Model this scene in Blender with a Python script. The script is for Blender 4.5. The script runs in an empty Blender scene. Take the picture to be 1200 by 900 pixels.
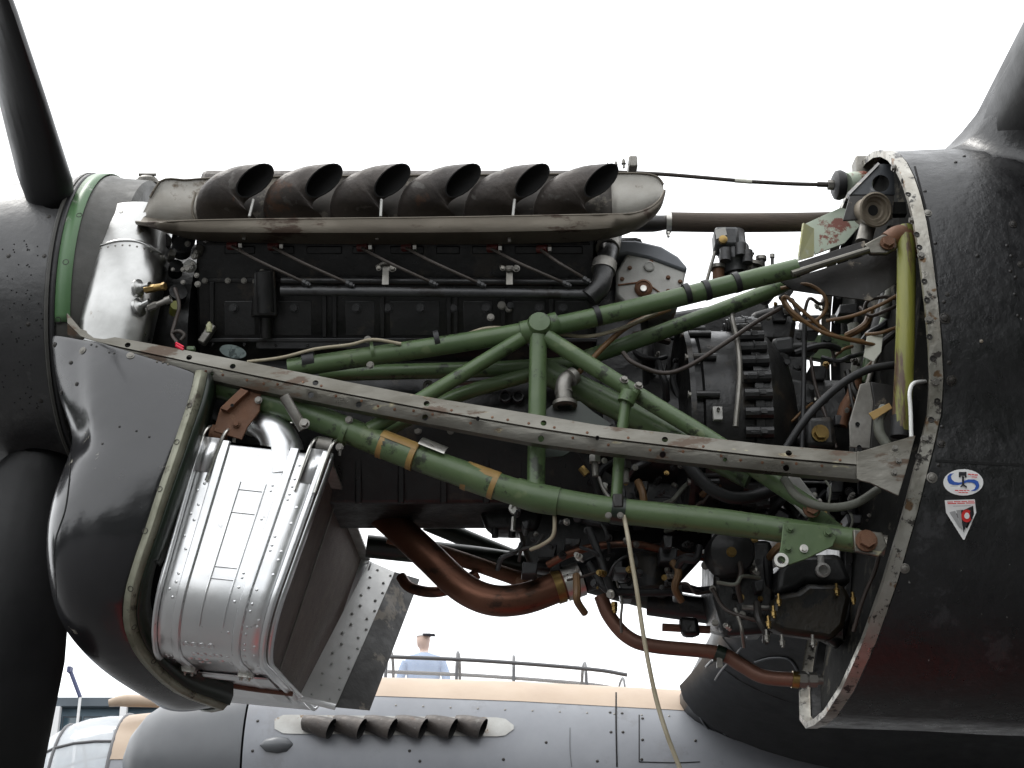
import bpy, bmesh, math, random
from mathutils import Vector, Matrix
from mathutils.bvhtree import BVHTree
random.seed(7)
R = math.radians
PI = math.pi
sc = bpy.context.scene
col = sc.collection

# ---------------------------------------------------------------- camera, sky, sun, exposure
PITCH = R(21); FPX = 1640.0; CAM = Vector((0, -3.1, 1.65))
cd = bpy.data.cameras.new('camera'); cam = bpy.data.objects.new('camera', cd); col.objects.link(cam)
cam.location = CAM; cam.rotation_euler = (PI/2 + PITCH, 0, 0)
cd.sensor_width = 36; cd.lens = 36*FPX/1200; cd.clip_start = .05; cd.clip_end = 3000
sc.camera = cam
SUN_EL, SUN_AZ = R(62), R(300)      # azimuth measured from +Y clockwise: high, ahead of the nose and beyond the engine
w = bpy.data.worlds.new('World'); sc.world = w; w.use_nodes = True
nt = w.node_tree; bg = nt.nodes['Background']
sky = nt.nodes.new('ShaderNodeTexSky'); sky.sky_type = 'NISHITA'; sky.sun_disc = False
sky.sun_elevation = SUN_EL; sky.sun_rotation = SUN_AZ; sky.air_density = 1; sky.dust_density = 4; sky.ozone_density = 1
hsv = nt.nodes.new('ShaderNodeHueSaturation'); hsv.inputs['Saturation'].default_value = .12
mx = nt.nodes.new('ShaderNodeMix'); mx.data_type = 'RGBA'; mx.inputs[0].default_value = .72
mx.inputs[7].default_value = (9.6, 9.8, 10.0, 1)      # even overcast layer under the clear sky
nt.links.new(sky.outputs[0], hsv.inputs['Color']); nt.links.new(hsv.outputs[0], mx.inputs[6])
nt.links.new(mx.outputs[2], bg.inputs[0]); bg.inputs[1].default_value = .13
sd = bpy.data.lights.new('sun', 'SUN'); sd.energy = .6; sd.angle = R(20); sd.color = (1, .97, .92)
so = bpy.data.objects.new('sun', sd); col.objects.link(so)
sdir = Vector((math.sin(SUN_AZ)*math.cos(SUN_EL), math.cos(SUN_AZ)*math.cos(SUN_EL), math.sin(SUN_EL)))
so.rotation_euler = sdir.to_track_quat('Z', 'Y').to_euler()
vs = sc.view_settings; vs.view_transform = 'Standard'; vs.look = 'None'; vs.gamma = 1; vs.exposure = .95; vs.use_curve_mapping = False

# ---------------------------------------------------------------- helpers
CT, ST = math.cos(PITCH), math.sin(PITCH)
def P(px, py, Y):
    """point of the place seen at photo pixel (px, py) that lies Y metres beyond the engine's centre plane"""
    a = (px-600)/FPX; b = (450-py)/FPX
    d = Vector((a, CT-b*ST, ST+b*CT))
    return CAM + d*((Y-CAM.y)/d.y)
def Zp(py, Y): return P(600, py, Y).z
def Xp(px, py, Y): return P(px, py, Y).x
def ray(px, py):
    a = (px-600)/FPX; b = (450-py)/FPX
    return Vector((a, CT-b*ST, ST+b*CT)).normalized()
def crom(pts, n):
    """Catmull-Rom through a list of vectors"""
    pts = [Vector(p) for p in pts]
    if len(pts) < 3: return pts
    out = []
    for i in range(len(pts)-1):
        p0 = pts[i-1] if i else pts[0]*2-pts[1]
        p1, p2 = pts[i], pts[i+1]
        p3 = pts[i+2] if i+2 < len(pts) else pts[-1]*2-pts[-2]
        for k in range(n):
            t = k/n
            out.append(.5*((2*p1)+(-p0+p2)*t+(2*p0-5*p1+4*p2-p3)*t*t+(-p0+3*p1-3*p2+p3)*t**3))
    out.append(pts[-1]); return out
def lerp1(tab, x):
    for (a, b), (c, d) in zip(tab, tab[1:]):
        if x <= c: return b+(d-b)*max(0, (x-a))/(c-a)
    return tab[-1][1]
def frame(ax):
    ax = Vector(ax).normalized()
    h = Vector((0, 0, 1)) if abs(ax.z) < .9 else Vector((1, 0, 0))
    u = ax.cross(h).normalized(); return u, ax.cross(u).normalized()

class B:
    def __init__(s): s.v = []; s.f = []
    def add(s, vs, fs):
        o = len(s.v); s.v += [Vector(p) for p in vs]; s.f += [tuple(i+o for i in f) for f in fs]; return s
    def loft(s, rings, closed=True, cap=True):
        n = len(rings[0]); fs = []
        for i in range(len(rings)-1):
            for j in range(n if closed else n-1):
                a = i*n+j; b = i*n+(j+1) % n
                fs.append((a, b, b+n, a+n))
        if cap and closed: fs += [tuple(range(n))[::-1], tuple(range((len(rings)-1)*n, len(rings)*n))]
        return s.add([p for r in rings for p in r], fs)
    def tube(s, pts, r, seg=12, n=5, cap=True, flat=1.0):
        pts = [Vector(p) for p in pts]; k = len(pts)
        rs = list(r) if isinstance(r, (list, tuple)) else [r]*k
        if k > 2:
            q = crom(pts, n); rr = []
            for i in range(k-1): rr += [rs[i]+(rs[i+1]-rs[i])*j/n for j in range(n)]
            rr.append(rs[-1]); pts, rs = q, rr
        t = (pts[1]-pts[0]).normalized(); u, v = frame(t); rings = []
        for i, p in enumerate(pts):
            tn = (pts[min(i+1, len(pts)-1)]-pts[max(i-1, 0)])
            if tn.length > 1e-9:
                tn.normalize(); q = t.rotation_difference(tn); u = q @ u; v = q @ v; t = tn
            rings.append([p+u*(rs[i]*math.cos(2*PI*j/seg))+v*(rs[i]*flat*math.sin(2*PI*j/seg)) for j in range(seg)])
        return s.loft(rings, True, cap)
    def cyl(s, a, b, r, seg=14, r2=None): return s.tube([a, b], [r, r if r2 is None else r2], seg)
    def lathe(s, prof, o, ax, seg=32, a0=0, a1=2*PI, cap=False):
        """prof: (radius, distance along axis)"""
        o = Vector(o); ax = Vector(ax).normalized(); u, v = frame(ax); full = abs(a1-a0-2*PI) < 1e-6
        n = seg if full else seg+1; rings = []
        for r, t in prof:
            rings.append([o+ax*t+(u*math.cos(a0+(a1-a0)*j/seg)+v*math.sin(a0+(a1-a0)*j/seg))*max(r, 1e-4) for j in range(n)])
        return s.loft(rings, full, cap)
    def box(s, c, sx, sy, sz, rot=None):
        c = Vector(c); m = rot or Matrix.Identity(3)
        vs = [c+m @ Vector((x*sx/2, y*sy/2, z*sz/2)) for x in (-1, 1) for y in (-1, 1) for z in (-1, 1)]
        return s.add(vs, [(0, 1, 3, 2), (4, 6, 7, 5), (0, 4, 5, 1), (2, 3, 7, 6), (0, 2, 6, 4), (1, 5, 7, 3)])
    def prism(s, poly, ext):
        n = len(poly); ext = Vector(ext); poly = [Vector(p) for p in poly]
        return s.add(poly+[p+ext for p in poly], [tuple(range(n))[::-1], tuple(range(n, 2*n))]+[(i, (i+1) % n, n+(i+1) % n, n+i) for i in range(n)])
    def grid(s, rows, thick=0):
        n = len(rows[0]); m = len(rows)
        fs = [(i*n+j, i*n+j+1, (i+1)*n+j+1, (i+1)*n+j) for i in range(m-1) for j in range(n-1)]
        return s.add([p for r in rows for p in r], fs)
    def bolt(s, p, ax, r, h):
        ax = Vector(ax).normalized(); p = Vector(p)
        s.tube([p, p+ax*h*.25], r*1.35, 14); return s.tube([p+ax*h*.25, p+ax*h], r, 6)
    def mesh(s, name, mat, ang=35, doubles=False):
        me = bpy.data.meshes.new(name); me.from_pydata([tuple(p) for p in s.v], [], s.f)
        bm = bmesh.new(); bm.from_mesh(me)
        if doubles: bmesh.ops.remove_doubles(bm, verts=bm.verts, dist=1e-5)
        bmesh.ops.recalc_face_normals(bm, faces=bm.faces); bm.to_mesh(me); bm.free()
        me.shade_smooth(); me.set_sharp_from_angle(angle=R(ang))
        if mat: me.materials.append(mat)
        return me
    def build(s, name, mat, parent=None, ang=35, bevel=0, solid=0, sub=0, offset=-1):
        o = bpy.data.objects.new(name, s.mesh(name, mat, ang)); col.objects.link(o)
        if parent: o.parent = parent
        if solid:
            m = o.modifiers.new('s', 'SOLIDIFY'); m.thickness = solid; m.offset = offset
        if bevel:
            m = o.modifiers.new('b', 'BEVEL'); m.width = bevel; m.segments = 2; m.limit_method = 'ANGLE'; m.angle_limit = R(40); m.harden_normals = False
        if sub:
            m = o.modifiers.new('d', 'SUBSURF'); m.levels = m.render_levels = sub
        return o
def tag(o, label, cat, group=None):
    o['label'] = label; o['category'] = cat
    if group: o['group'] = group
    return o
def thing(name, label, cat, group=None):
    o = bpy.data.objects.new(name, None); o.empty_display_size = .05; col.objects.link(o); return tag(o, label, cat, group)
def apply_mods(o):
    dg = bpy.context.evaluated_depsgraph_get(); dg.update()
    me = bpy.data.meshes.new_from_object(o.evaluated_get(dg)); o.modifiers.clear(); o.data = me
def cut(o, cutter):
    """drill real holes: boolean difference, applied at once, cutter thrown away"""
    me = cutter.mesh('cutter', None); c = bpy.data.objects.new('cutter', me); col.objects.link(c)
    m = o.modifiers.new('c', 'BOOLEAN'); m.operation = 'DIFFERENCE'; m.object = c; m.solver = 'EXACT'
    apply_mods(o); bpy.data.objects.remove(c); bpy.data.meshes.remove(me)
    o.data.set_sharp_from_angle(angle=R(35))
_cache = {}
def piece(kind, mat, name, parent, p, ax, s=1.0):
    """small repeated piece sharing its mesh data; local +Z is its axis"""
    key = (kind, mat.name)
    if key not in _cache:
        b = B()
        if kind == 'bolt': b.bolt((0, 0, 0), (0, 0, 1), 1, 1.1)
        if kind == 'rivet': b.lathe([(1, -.3), (1, .15), (.75, .45), (.35, .62), (0, .66)], (0, 0, 0), (0, 0, 1), 10)
        if kind == 'screw':      # quarter-turn fastener: washer, domed head, cross slot
            b.lathe([(1.5, -.2), (1.5, .12), (1.15, .2), (1.1, .12), (1.0, .12), (.95, .4), (.6, .55), (0, .58)], (0, 0, 0), (0, 0, 1), 18)
            b.box((0, 0, .6), 1.3, .16, .06); 
        if kind == 'stud':       # long stud with nut, along +Z
            b.tube([(0, 0, 0), (0, 0, 5)], .62, 10); b.tube([(0, 0, 2.6), (0, 0, 4.1)], 1, 6); b.tube([(0, 0, 2.3), (0, 0, 2.6)], 1.25, 12)
        if kind == 'union':      # pipe union: two hexes and collar
            b.tube([(0, 0, 0), (0, 0, 1.2)], 1.1, 6); b.tube([(0, 0, 1.2), (0, 0, 1.5)], .8, 12); b.tube([(0, 0, 1.5), (0, 0, 2.6)], 1, 6); b.tube([(0, 0, 2.6), (0, 0, 3.4)], .65, 12)
        if kind == 'hole':       # dark socket with a worn rim
            b.lathe([(1.25, 0), (1.2, .1), (1.0, .1), (.95, -.25), (0, -.3)], (0, 0, 0), (0, 0, 1), 14)
        _cache[key] = b.mesh(name, mat)
    o = bpy.data.objects.new(name, _cache[key]); col.objects.link(o); o.parent = parent
    o.location = p; o.rotation_euler = Vector(ax).to_track_quat('Z', 'Y').to_euler(); o.scale = (s, s, s); return o
def bvh(o):
    bm = bmesh.new(); bm.from_mesh(o.data); t = BVHTree.FromBMesh(bm); bm.free(); return t
def on(t, px, py, off=0.0):
    p, n, i, d = t.ray_cast(CAM, ray(px, py))
    if p is None: return None, None
    if n.dot(ray(px, py)) > 0: n = -n
    return p+n*off, n

# ---------------------------------------------------------------- materials
def mat(name, c, c2=None, metal=0.0, rough=.5, rough2=None, scale=6.0, bump=0.0, bscale=60.0, chip=None, chip_amt=.5, chip_scale=14.0,
        chip_metal=None, spots=None, spot_amt=.7, spot_scale=40.0, stretch=(1, 1, 1), coat=0.0, trans=0.0, alpha=1.0, wave=0.0, wscale=5.0, spec=.5):
    chip_amt = .5+(chip_amt-.5)*.62; spot_amt = .5+(spot_amt-.5)*.72
    m = bpy.data.materials.new(name); m.use_nodes = True; t = m.node_tree; N = t.nodes; L = t.links; b = N['Principled BSDF']
    tc = N.new('ShaderNodeTexCoord'); mp = N.new('ShaderNodeMapping'); mp.inputs['Scale'].default_value = stretch
    L.new(tc.outputs['Object'], mp.inputs[0])
    def noise(sca, det=6, ro=.6):
        n = N.new('ShaderNodeTexNoise'); n.inputs['Scale'].default_value = sca; n.inputs['Detail'].default_value = det; n.inputs['Roughness'].default_value = ro
        L.new(mp.outputs[0], n.inputs['Vector']); return n
    def ramp(src, lo, hi):
        r = N.new('ShaderNodeMapRange'); r.inputs['From Min'].default_value = lo; r.inputs['From Max'].default_value = hi; L.new(src, r.inputs[0]); return r.outputs[0]
    def mixc(fac, a, bb):
        x = N.new('ShaderNodeMix'); x.data_type = 'RGBA'; L.new(fac, x.inputs[0])
        for k, q in ((6, a), (7, bb)):
            if isinstance(q, tuple): x.inputs[k].default_value = (*q, 1)
            else: L.new(q, x.inputs[k])
        return x.outputs[2]
    n1 = noise(scale)
    cc = mixc(ramp(n1.outputs[0], .33, .67), c, c2) if c2 else None
    mt = None
    if spots:
        f = ramp(noise(spot_scale, 3, .5).outputs[0], spot_amt, spot_amt+.04); cc = mixc(f, cc or c, spots)
    if chip:
        n3 = noise(chip_scale, 8, .68); f = ramp(n3.outputs[0], chip_amt, chip_amt+.05); cc = mixc(f, cc or c, chip)
        if chip_metal is not None:
            x = N.new('ShaderNodeMix'); L.new(f, x.inputs[0]); x.inputs[2].default_value = metal; x.inputs[3].default_value = chip_metal; L.new(x.outputs[0], b.inputs['Metallic']); mt = 1
    if cc: L.new(cc, b.inputs['Base Color'])
    else: b.inputs['Base Color'].default_value = (*c, 1)
    if not mt: b.inputs['Metallic'].default_value = metal
    if rough2 is not None:
        x = N.new('ShaderNodeMapRange'); x.inputs['From Min'].default_value = .3; x.inputs['From Max'].default_value = .7
        x.inputs['To Min'].default_value = rough; x.inputs['To Max'].default_value = rough2
        L.new(noise(scale*2.3, 5).outputs[0], x.inputs[0]); L.new(x.outputs[0], b.inputs['Roughness'])
    else: b.inputs['Roughness'].default_value = rough
    nb = None
    if wave:
        w_ = N.new('ShaderNodeBump'); w_.inputs['Strength'].default_value = wave; w_.inputs['Distance'].default_value = .02
        L.new(noise(wscale, 2, .4).outputs[0], w_.inputs['Height']); nb = w_
    if bump:
        q = N.new('ShaderNodeBump'); q.inputs['Strength'].default_value = bump; q.inputs['Distance'].default_value = .004
        L.new(noise(bscale, 5, .6).outputs[0], q.inputs['Height'])
        if nb: L.new(nb.outputs[0], q.inputs['Normal'])
        nb = q
    if nb: L.new(nb.outputs[0], b.inputs['Normal'])
    b.inputs['Coat Weight'].default_value = coat; b.inputs['Coat Roughness'].default_value = .12
    b.inputs['Transmission Weight'].default_value = trans; b.inputs['Alpha'].default_value = alpha; b.inputs['Specular IOR Level'].default_value = spec
    return m
M = {}
def dm(k, *a, **kw): M[k] = mat(k, *a, **kw)
dm('nacelle', (.0065, .0065, .007), (.014, .014, .015), rough=.24, rough2=.44, scale=9, bump=.4, bscale=50, wave=.16, wscale=7, spec=.6, chip=(.03, .03, .032), chip_amt=.66, chip_scale=8, spots=(.2, .2, .19), spot_amt=.84, spot_scale=70)
dm('wing_black', (.007, .007, .008), (.012, .012, .012), rough=.32, rough2=.5, scale=4, bump=.15, wave=.12, wscale=4)
dm('spinner', (.012, .012, .013), (.024, .024, .025), rough=.3, rough2=.46, scale=9, bump=.22, bscale=70, wave=.14, wscale=9, spec=.75, chip=(.035, .035, .035), chip_amt=.64, chip_scale=14)
dm('blade', (.009, .009, .0095), (.014, .014, .015), rough=.34, rough2=.46, scale=5, bump=.1, spec=.32)
dm('chin', (.012, .012, .014), (.018, .018, .02), rough=.16, rough2=.3, scale=4, bump=.3, bscale=22, coat=.5, wave=.4, wscale=8, chip=(.4, .38, .32), chip_amt=.74, chip_scale=9)
dm('drum', (.035, .035, .031), (.055, .053, .047), rough=.45, rough2=.65, scale=12, bump=.2)
dm('strip_green', (.062, .145, .058), (.085, .17, .075), rough=.4, scale=10, chip=(.3, .33, .28), chip_amt=.66, chip_scale=22)
dm('green', (.064, .106, .043), (.088, .134, .056), rough=.28, rough2=.5, scale=9, bump=.15, chip=(.026, .036, .018), chip_amt=.62, chip_scale=24, spots=(.12, .16, .075), spot_amt=.70, spot_scale=16)
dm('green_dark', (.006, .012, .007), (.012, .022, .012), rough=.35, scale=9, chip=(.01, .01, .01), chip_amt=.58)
dm('alu', (.84, .84, .84), (.74, .75, .76), metal=1, rough=.28, rough2=.42, scale=6, bump=.06, bscale=25, wave=.12, wscale=9, spots=(.6, .6, .6), spot_amt=.76, spot_scale=60)
dm('tank', (.50, .50, .49), (.33, .33, .32), metal=1, rough=.26, rough2=.4, scale=8, bump=.08, wave=.1, wscale=6, chip=(.2, .18, .15), chip_amt=.72, chip_scale=20)
dm('steel', (.205, .198, .175), (.10, .092, .075), metal=.8, rough=.26, rough2=.48, scale=9, bump=.25, bscale=50, stretch=(.5, 1, 1.4), chip=(.085, .055, .035), chip_amt=.60, chip_scale=15, chip_metal=.3, spots=(.36, .33, .22), spot_amt=.73, spot_scale=30)
dm('strip_metal', (.47, .455, .41), (.30, .28, .24), metal=.75, rough=.25, rough2=.5, scale=16, bump=.3, bscale=60, chip=(.035, .03, .027), chip_amt=.57, chip_scale=34, chip_metal=.1, spots=(.19, .12, .07), spot_amt=.68, spot_scale=24)
dm('cream', (.30, .30, .23), (.17, .17, .12), metal=.2, rough=.35, rough2=.5, scale=16, bump=.25, chip=(.08, .07, .05), chip_amt=.61, chip_scale=22)
dm('shroud', (.15, .132, .105), (.085, .072, .055), metal=.55, rough=.42, rough2=.62, scale=7, bump=.2, bscale=30, stretch=(.6, 1, 2), chip=(.05, .032, .022), chip_amt=.60, chip_scale=9)
dm('shroud_in', (.36, .35, .32), (.24, .22, .19), metal=.4, rough=.45, rough2=.6, scale=7, bump=.2, chip=(.11, .085, .06), chip_amt=.58, chip_scale=6)
dm('exhaust', (.042, .036, .033), (.078, .066, .058), metal=.35, rough=.42, rough2=.62, scale=11, bump=.8, bscale=38, chip=(.10, .06, .042), chip_amt=.66, chip_scale=9, spots=(.10, .093, .085), spot_amt=.70, spot_scale=30)
dm('soot_shade', (.006, .006, .006), rough=.9)  # soot in the pipes; in the socket hole, shade put into the colour
dm('engine', (.0055, .0055, .006), (.013, .0125, .012), rough=.26, rough2=.5, scale=10, bump=.35, bscale=70, chip=(.03, .024, .018), chip_amt=.62, chip_scale=12)
dm('engine_panel', (.009, .009, .0095), (.018, .018, .018), rough=.28, rough2=.5, scale=12, bump=.3, bscale=70, chip=(.035, .03, .025), chip_amt=.64, chip_scale=10)
dm('engine_grey', (.022, .023, .025), (.045, .045, .046), rough=.3, rough2=.5, scale=12, bump=.25, chip=(.012, .01, .009), chip_amt=.58)
dm('oily', (.010, .008, .005), (.018, .013, .007), rough=.32, rough2=.5, scale=10, bump=.3, chip=(.004, .004, .004), chip_amt=.55, spec=.35)
dm('casting', (.42, .42, .40), (.32, .31, .29), metal=.3, rough=.5, rough2=.65, scale=9, bump=.25, bscale=80, chip=(.2, .14, .09), chip_amt=.66, chip_scale=11)
dm('blue_grey', (.11, .12, .14), (.15, .16, .175), rough=.35, rough2=.5, scale=9, bump=.15)
dm('copper', (.20, .088, .054), (.12, .056, .036), metal=.75, rough=.32, rough2=.5, scale=9, bump=.15, stretch=(.5, 1, 1), chip=(.06, .035, .025), chip_amt=.6, chip_scale=9)
dm('copper_red', (.185, .087, .058), (.125, .062, .044), metal=.35, rough=.36, rough2=.55, scale=12, bump=.1)
dm('rust', (.17, .075, .035), (.10, .045, .022), rough=.6, rough2=.75, scale=16, bump=.35, chip=(.25, .15, .09), chip_amt=.64)
dm('brass', (.36, .25, .09), (.2, .13, .05), metal=.9, rough=.3, rough2=.5, scale=30)
dm('bright', (.75, .74, .70), (.5, .48, .44), metal=1, rough=.25, rough2=.45, scale=25)
dm('dull_metal', (.28, .27, .25), (.17, .16, .14), metal=.8, rough=.4, rough2=.6, scale=20, bump=.2)
dm('rubber', (.008, .008, .009), (.014, .014, .015), rough=.45, rough2=.6, scale=15, bump=.1)
dm('hose_brown', (.06, .045, .033), (.085, .062, .045), rough=.7, scale=30, bump=.4, bscale=160, stretch=(.3, 2, 2))
dm('hose_grey', (.14, .145, .12), (.09, .09, .07), rough=.55, scale=18, bump=.35, bscale=170)
dm('wire_brown', (.16, .085, .03), (.10, .055, .025), rough=.5, scale=22)
dm('wire_tan', (.38, .34, .25), (.28, .24, .16), rough=.5, scale=22)
dm('wire_dark', (.03, .022, .018), (.05, .035, .028), rough=.5, scale=22)
dm('lead_braid', (.05, .04, .033), (.032, .026, .022), metal=.2, rough=.55, scale=60)
dm('red', (.10, .014, .010), (.06, .010, .009), rough=.45, scale=20)
dm('red_plastic', (.7, .01, .05), rough=.3)
dm('pale_green', (.46, .52, .42), (.40, .46, .36), rough=.45, scale=8, chip=(.20, .06, .038), chip_amt=.555, chip_scale=17, bump=.15)
dm('yellow_chip', (.46, .45, .22), (.42, .43, .31), rough=.45, scale=14, chip=(.5, .52, .42), chip_amt=.56)
dm('tube_yellow', (.23, .225, .035), (.16, .17, .04), rough=.35, rough2=.5, scale=7, bump=.2, chip=(.085, .05, .03), chip_amt=.53, chip_scale=9, stretch=(2.2, 1, .3), spots=(.03, .035, .03), spot_amt=.72, spot_scale=12)
dm('dark_bracket', (.03, .034, .04), (.055, .06, .066), rough=.38, rough2=.55, scale=8, chip=(.42, .42, .40), chip_amt=.67, chip_scale=7, bump=.15)
dm('worn_black', (.010, .009, .008), (.022, .019, .016), rough=.35, rough2=.6, scale=9, chip=(.2, .17, .13), chip_amt=.63, chip_scale=9, bump=.2)
dm('bulkhead', (.022, .022, .021), (.013, .013, .012), rough=.8, rough2=.95, scale=9, bump=.2, chip=(.06, .055, .045), chip_amt=.6, spec=.05)
dm('white_plate', (.66, .66, .58), (.55, .55, .47), rough=.5, scale=14)
dm('white_wire', (.75, .75, .72), rough=.4)
dm('core', (.12, .10, .088), (.155, .13, .112), rough=.7, rough2=.85, scale=30, bump=.8, bscale=380, metal=.2)
dm('socket', (.25, .215, .165), (.14, .115, .085), metal=.3, rough=.4, rough2=.6, scale=22, bump=.2)
dm('flap_alu', (.66, .66, .65), (.54, .54, .53), metal=.45, rough=.36, rough2=.5, scale=8, bump=.1)
dm('shroud_dark', (.075, .066, .056), (.035, .031, .027), metal=.3, rough=.5, rough2=.7, scale=9, bump=.2, chip=(.15, .135, .11), chip_amt=.62, chip_scale=10)
dm('tape', (.34, .22, .07), (.22, .13, .04), rough=.4, rough2=.6, scale=18)
dm('plate_blue', (.40, .48, .47), (.26, .32, .32), metal=.5, rough=.4, scale=26, chip=(.12, .15, .15), chip_amt=.52, chip_scale=40)
dm('concrete', (.068, .068, .067), (.048, .048, .048), rough=.45, rough2=.75, scale=.6, bump=.3, bscale=14)
dm('camo_earth', (.44, .345, .26), (.38, .29, .215), rough=.5, rough2=.65, scale=3, bump=.1)
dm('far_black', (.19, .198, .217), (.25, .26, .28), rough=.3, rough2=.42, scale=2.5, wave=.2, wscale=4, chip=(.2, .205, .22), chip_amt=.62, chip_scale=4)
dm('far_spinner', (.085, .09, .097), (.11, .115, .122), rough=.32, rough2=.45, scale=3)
dm('canopy_frame', (.09, .09, .095), rough=.5)
dm('glass', (.95, .97, .98), rough=.03, alpha=.12, spec=.6)
dm('perspex', (.62, .65, .68), (.72, .75, .78), rough=.08, alpha=.55, spec=.7)
dm('wall_blue', (.18, .26, .32), (.15, .22, .28), rough=.5, scale=1)
dm('roof_grey', (.09, .11, .13), rough=.5)
dm('pane', (.08, .13, .16), rough=.08, spec=.8)
dm('white_post', (.75, .75, .75), rough=.5)
dm('pole', (.05, .06, .13), rough=.5)
dm('cloth_blue', (.33, .43, .62), (.28, .38, .57), rough=.8, scale=12)
dm('skin', (.68, .50, .42), rough=.5)
dm('cap', (.03, .03, .04), rough=.7)
dm('sticker_white', (.8, .8, .79), rough=.35)
dm('sticker_blue', (.03, .10, .42), rough=.35)
dm('sticker_red', (.62, .03, .03), rough=.35)
dm('sticker_black', (.02, .02, .025), rough=.35)
dm('sticker_grey', (.38, .38, .38), rough=.35)
def strip_on(t, pts, wd, off, n=12):
    """thin raised strip following a surface under photo pixels"""
    b = B(); L_, Rr = [], []; pp = crom([Vector((x, y, 0)) for x, y in pts], n) if len(pts) > 2 else [Vector((*pts[0], 0)).lerp(Vector((*pts[1], 0)), i/n) for i in range(n+1)]
    hits = [on(t, q.x, q.y, off) for q in pp]; hits = [h for h in hits if h[0]]
    for i, (p, n_) in enumerate(hits):
        tn = (hits[min(i+1, len(hits)-1)][0]-hits[max(i-1, 0)][0]).normalized(); s_ = n_.cross(tn).normalized()
        L_.append(p+s_*wd/2); Rr.append(p-s_*wd/2)
    b.grid([L_, Rr]); return b

# ---------------------------------------------------------------- ground
g = B(); n = 24
g.grid([[Vector((-1200+2400*i/n, -1200+2400*j/n, 0)) for i in range(n+1)] for j in range(n+1)])
o = g.build('apron_ground', M['concrete']); o['kind'] = 'structure'

# ---------------------------------------------------------------- wing
def le(Y): return Vector((1.055-.045*Y, Y, 3.30-.143*Y))
def foil(Y, c, th, low):
    """half section of the aerofoil from leading edge aft, upper or lower"""
    p0 = le(Y); pts = []
    for i in range(19):
        t = (i/18)**2; y = 5*th*(.2969*math.sqrt(t)-.126*t-.3516*t*t+.2843*t**3-.1015*t**4)*c
        pts.append(p0+Vector((t*c, 0, (-.82*y if low else y)-.05*t*c)))
    return pts
wing = thing('wing', 'black underside of the wing with its leading edge rising behind the open nacelle', 'wing')
secs = [(-9, 2.9, .14), (-6, 3.5, .16), (-3, 4.1, .17), (-1.6, 4.3, .175), (-.9, 4.4, .18), (-.5, 4.5, .18), (0, 4.5, .18), (1, 4.6, .18), (2, 4.6, .18), (3, 4.7, .18), (4, 4.7, .18), (5, 4.7, .18), (6.6, 4.8, .18)]
SPL = 1
lows = [foil(Y, c, t, True) for Y, c, t in secs]; ups = [foil(Y, c, t, False) for Y, c, t in secs]
B().grid([list(reversed(u[:SPL+1]))+l[1:] for u, l in zip(ups, lows)]).build('lower_skin', M['wing_black'], wing)
B().grid([u[SPL:] for u in ups]).build('upper_skin', M['camo_earth'], wing)
def under(Y, t):
    c = 4.6; p = foil(Y, c, .18, True); i = min(17, int(math.sqrt(t)*18)); return p[i].lerp(p[i+1], math.sqrt(t)*18-i)
for Y in (2.2, 3.05, 3.3):                              # raised lap joints across the chord
    b = B(); b.tube([under(Y, (i/14)**2*.5)+Vector((0, 0, -.002)) for i in range(15)], .005, 6, 1); b.build('lap_joint', M['wing_black'], wing)
bpy.context.view_layer.update()
wt = bvh([c for c in wing.children if c.name == 'lower_skin'][0])
strip_on(wt, [(842, 838), (880, 853), (920, 866), (960, 882), (1000, 897)], .03, .003).build('red_line', M['red'], wing, solid=.003)
for q in ([(846, 762), (822, 790), (814, 815), (824, 845), (850, 875)], [(870, 758), (840, 795), (834, 825), (850, 860)], [(885, 775), (905, 770), (925, 772), (935, 785)]): strip_on(wt, q, .012, .003).build('lap_joint', M['far_spinner'], wing, solid=.004)
# root fillet where the leading edge runs into the far nacelle
b = B(); rows = []
for i in range(9):
    a = i/8; Y = 3.3+.55*a; rows.append([q+Vector((-.06*a*a*(1-k/18), 0, -.02*a*a)) for k, q in enumerate(foil(Y, 4.7, .18+.03*a*a, True))])
b.grid(rows); b.build('root_fillet', M['wing_black'], wing)

# ---------------------------------------------------------------- nacelle aft of the firewall
NZ = 2.87
KA = 2.06                                               # angle of the kink, from the top
def nac_sec():
    pts = []
    for i in range(15):
        a = KA*i/14; c_ = math.cos(a); pts.append((-.49*math.sin(a)**.85 if i else 0, NZ+.5*math.copysign(abs(c_)**.85, c_)))
    low = [(-.442, 2.53), (-.432, 2.40), (-.395, 2.27), (-.325, 2.165), (-.22, 2.09), (-.10, 2.055), (0, 2.05)]
    pts += low; return pts
HALF = nac_sec(); NSEC = HALF+[(-y, z) for y, z in reversed(HALF[1:-1])]
XK = .85
def xf(z): return XK if z > 2.62 else XK-(2.62-z)*.33
def nac_ring(dx, grow=0.0, drop=0.0):
    out = []
    for y, z in NSEC:
        s = 1+grow; out.append(Vector((xf(z)+dx if dx < .5 else (XK+dx+(xf(z)-XK)*max(0, 1-(dx-.5)/.6)), y*s, NZ-.2+(z-NZ+.2)*s-(drop if z < 2.62 else 0))))
    return out
nac = thing('engine_nacelle', 'glossy black nacelle behind the open engine bay, two stickers on its side', 'nacelle')
b = B(); b.loft([nac_ring(d, g_, dr) for d, g_, dr in [(.0235, 0, 0), (.12, .006, 0), (.25, .012, 0), (.4, .018, .005), (.6, .022, .01), (.9, .02, .02), (1.3, .0, .02), (2.0, -.08, 0), (2.8, -.25, -.05), (3.4, -.5, -.1)]], True, False)
skin = b.build('skin', M['nacelle'], nac, ang=30)
sk = bvh(skin)
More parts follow.
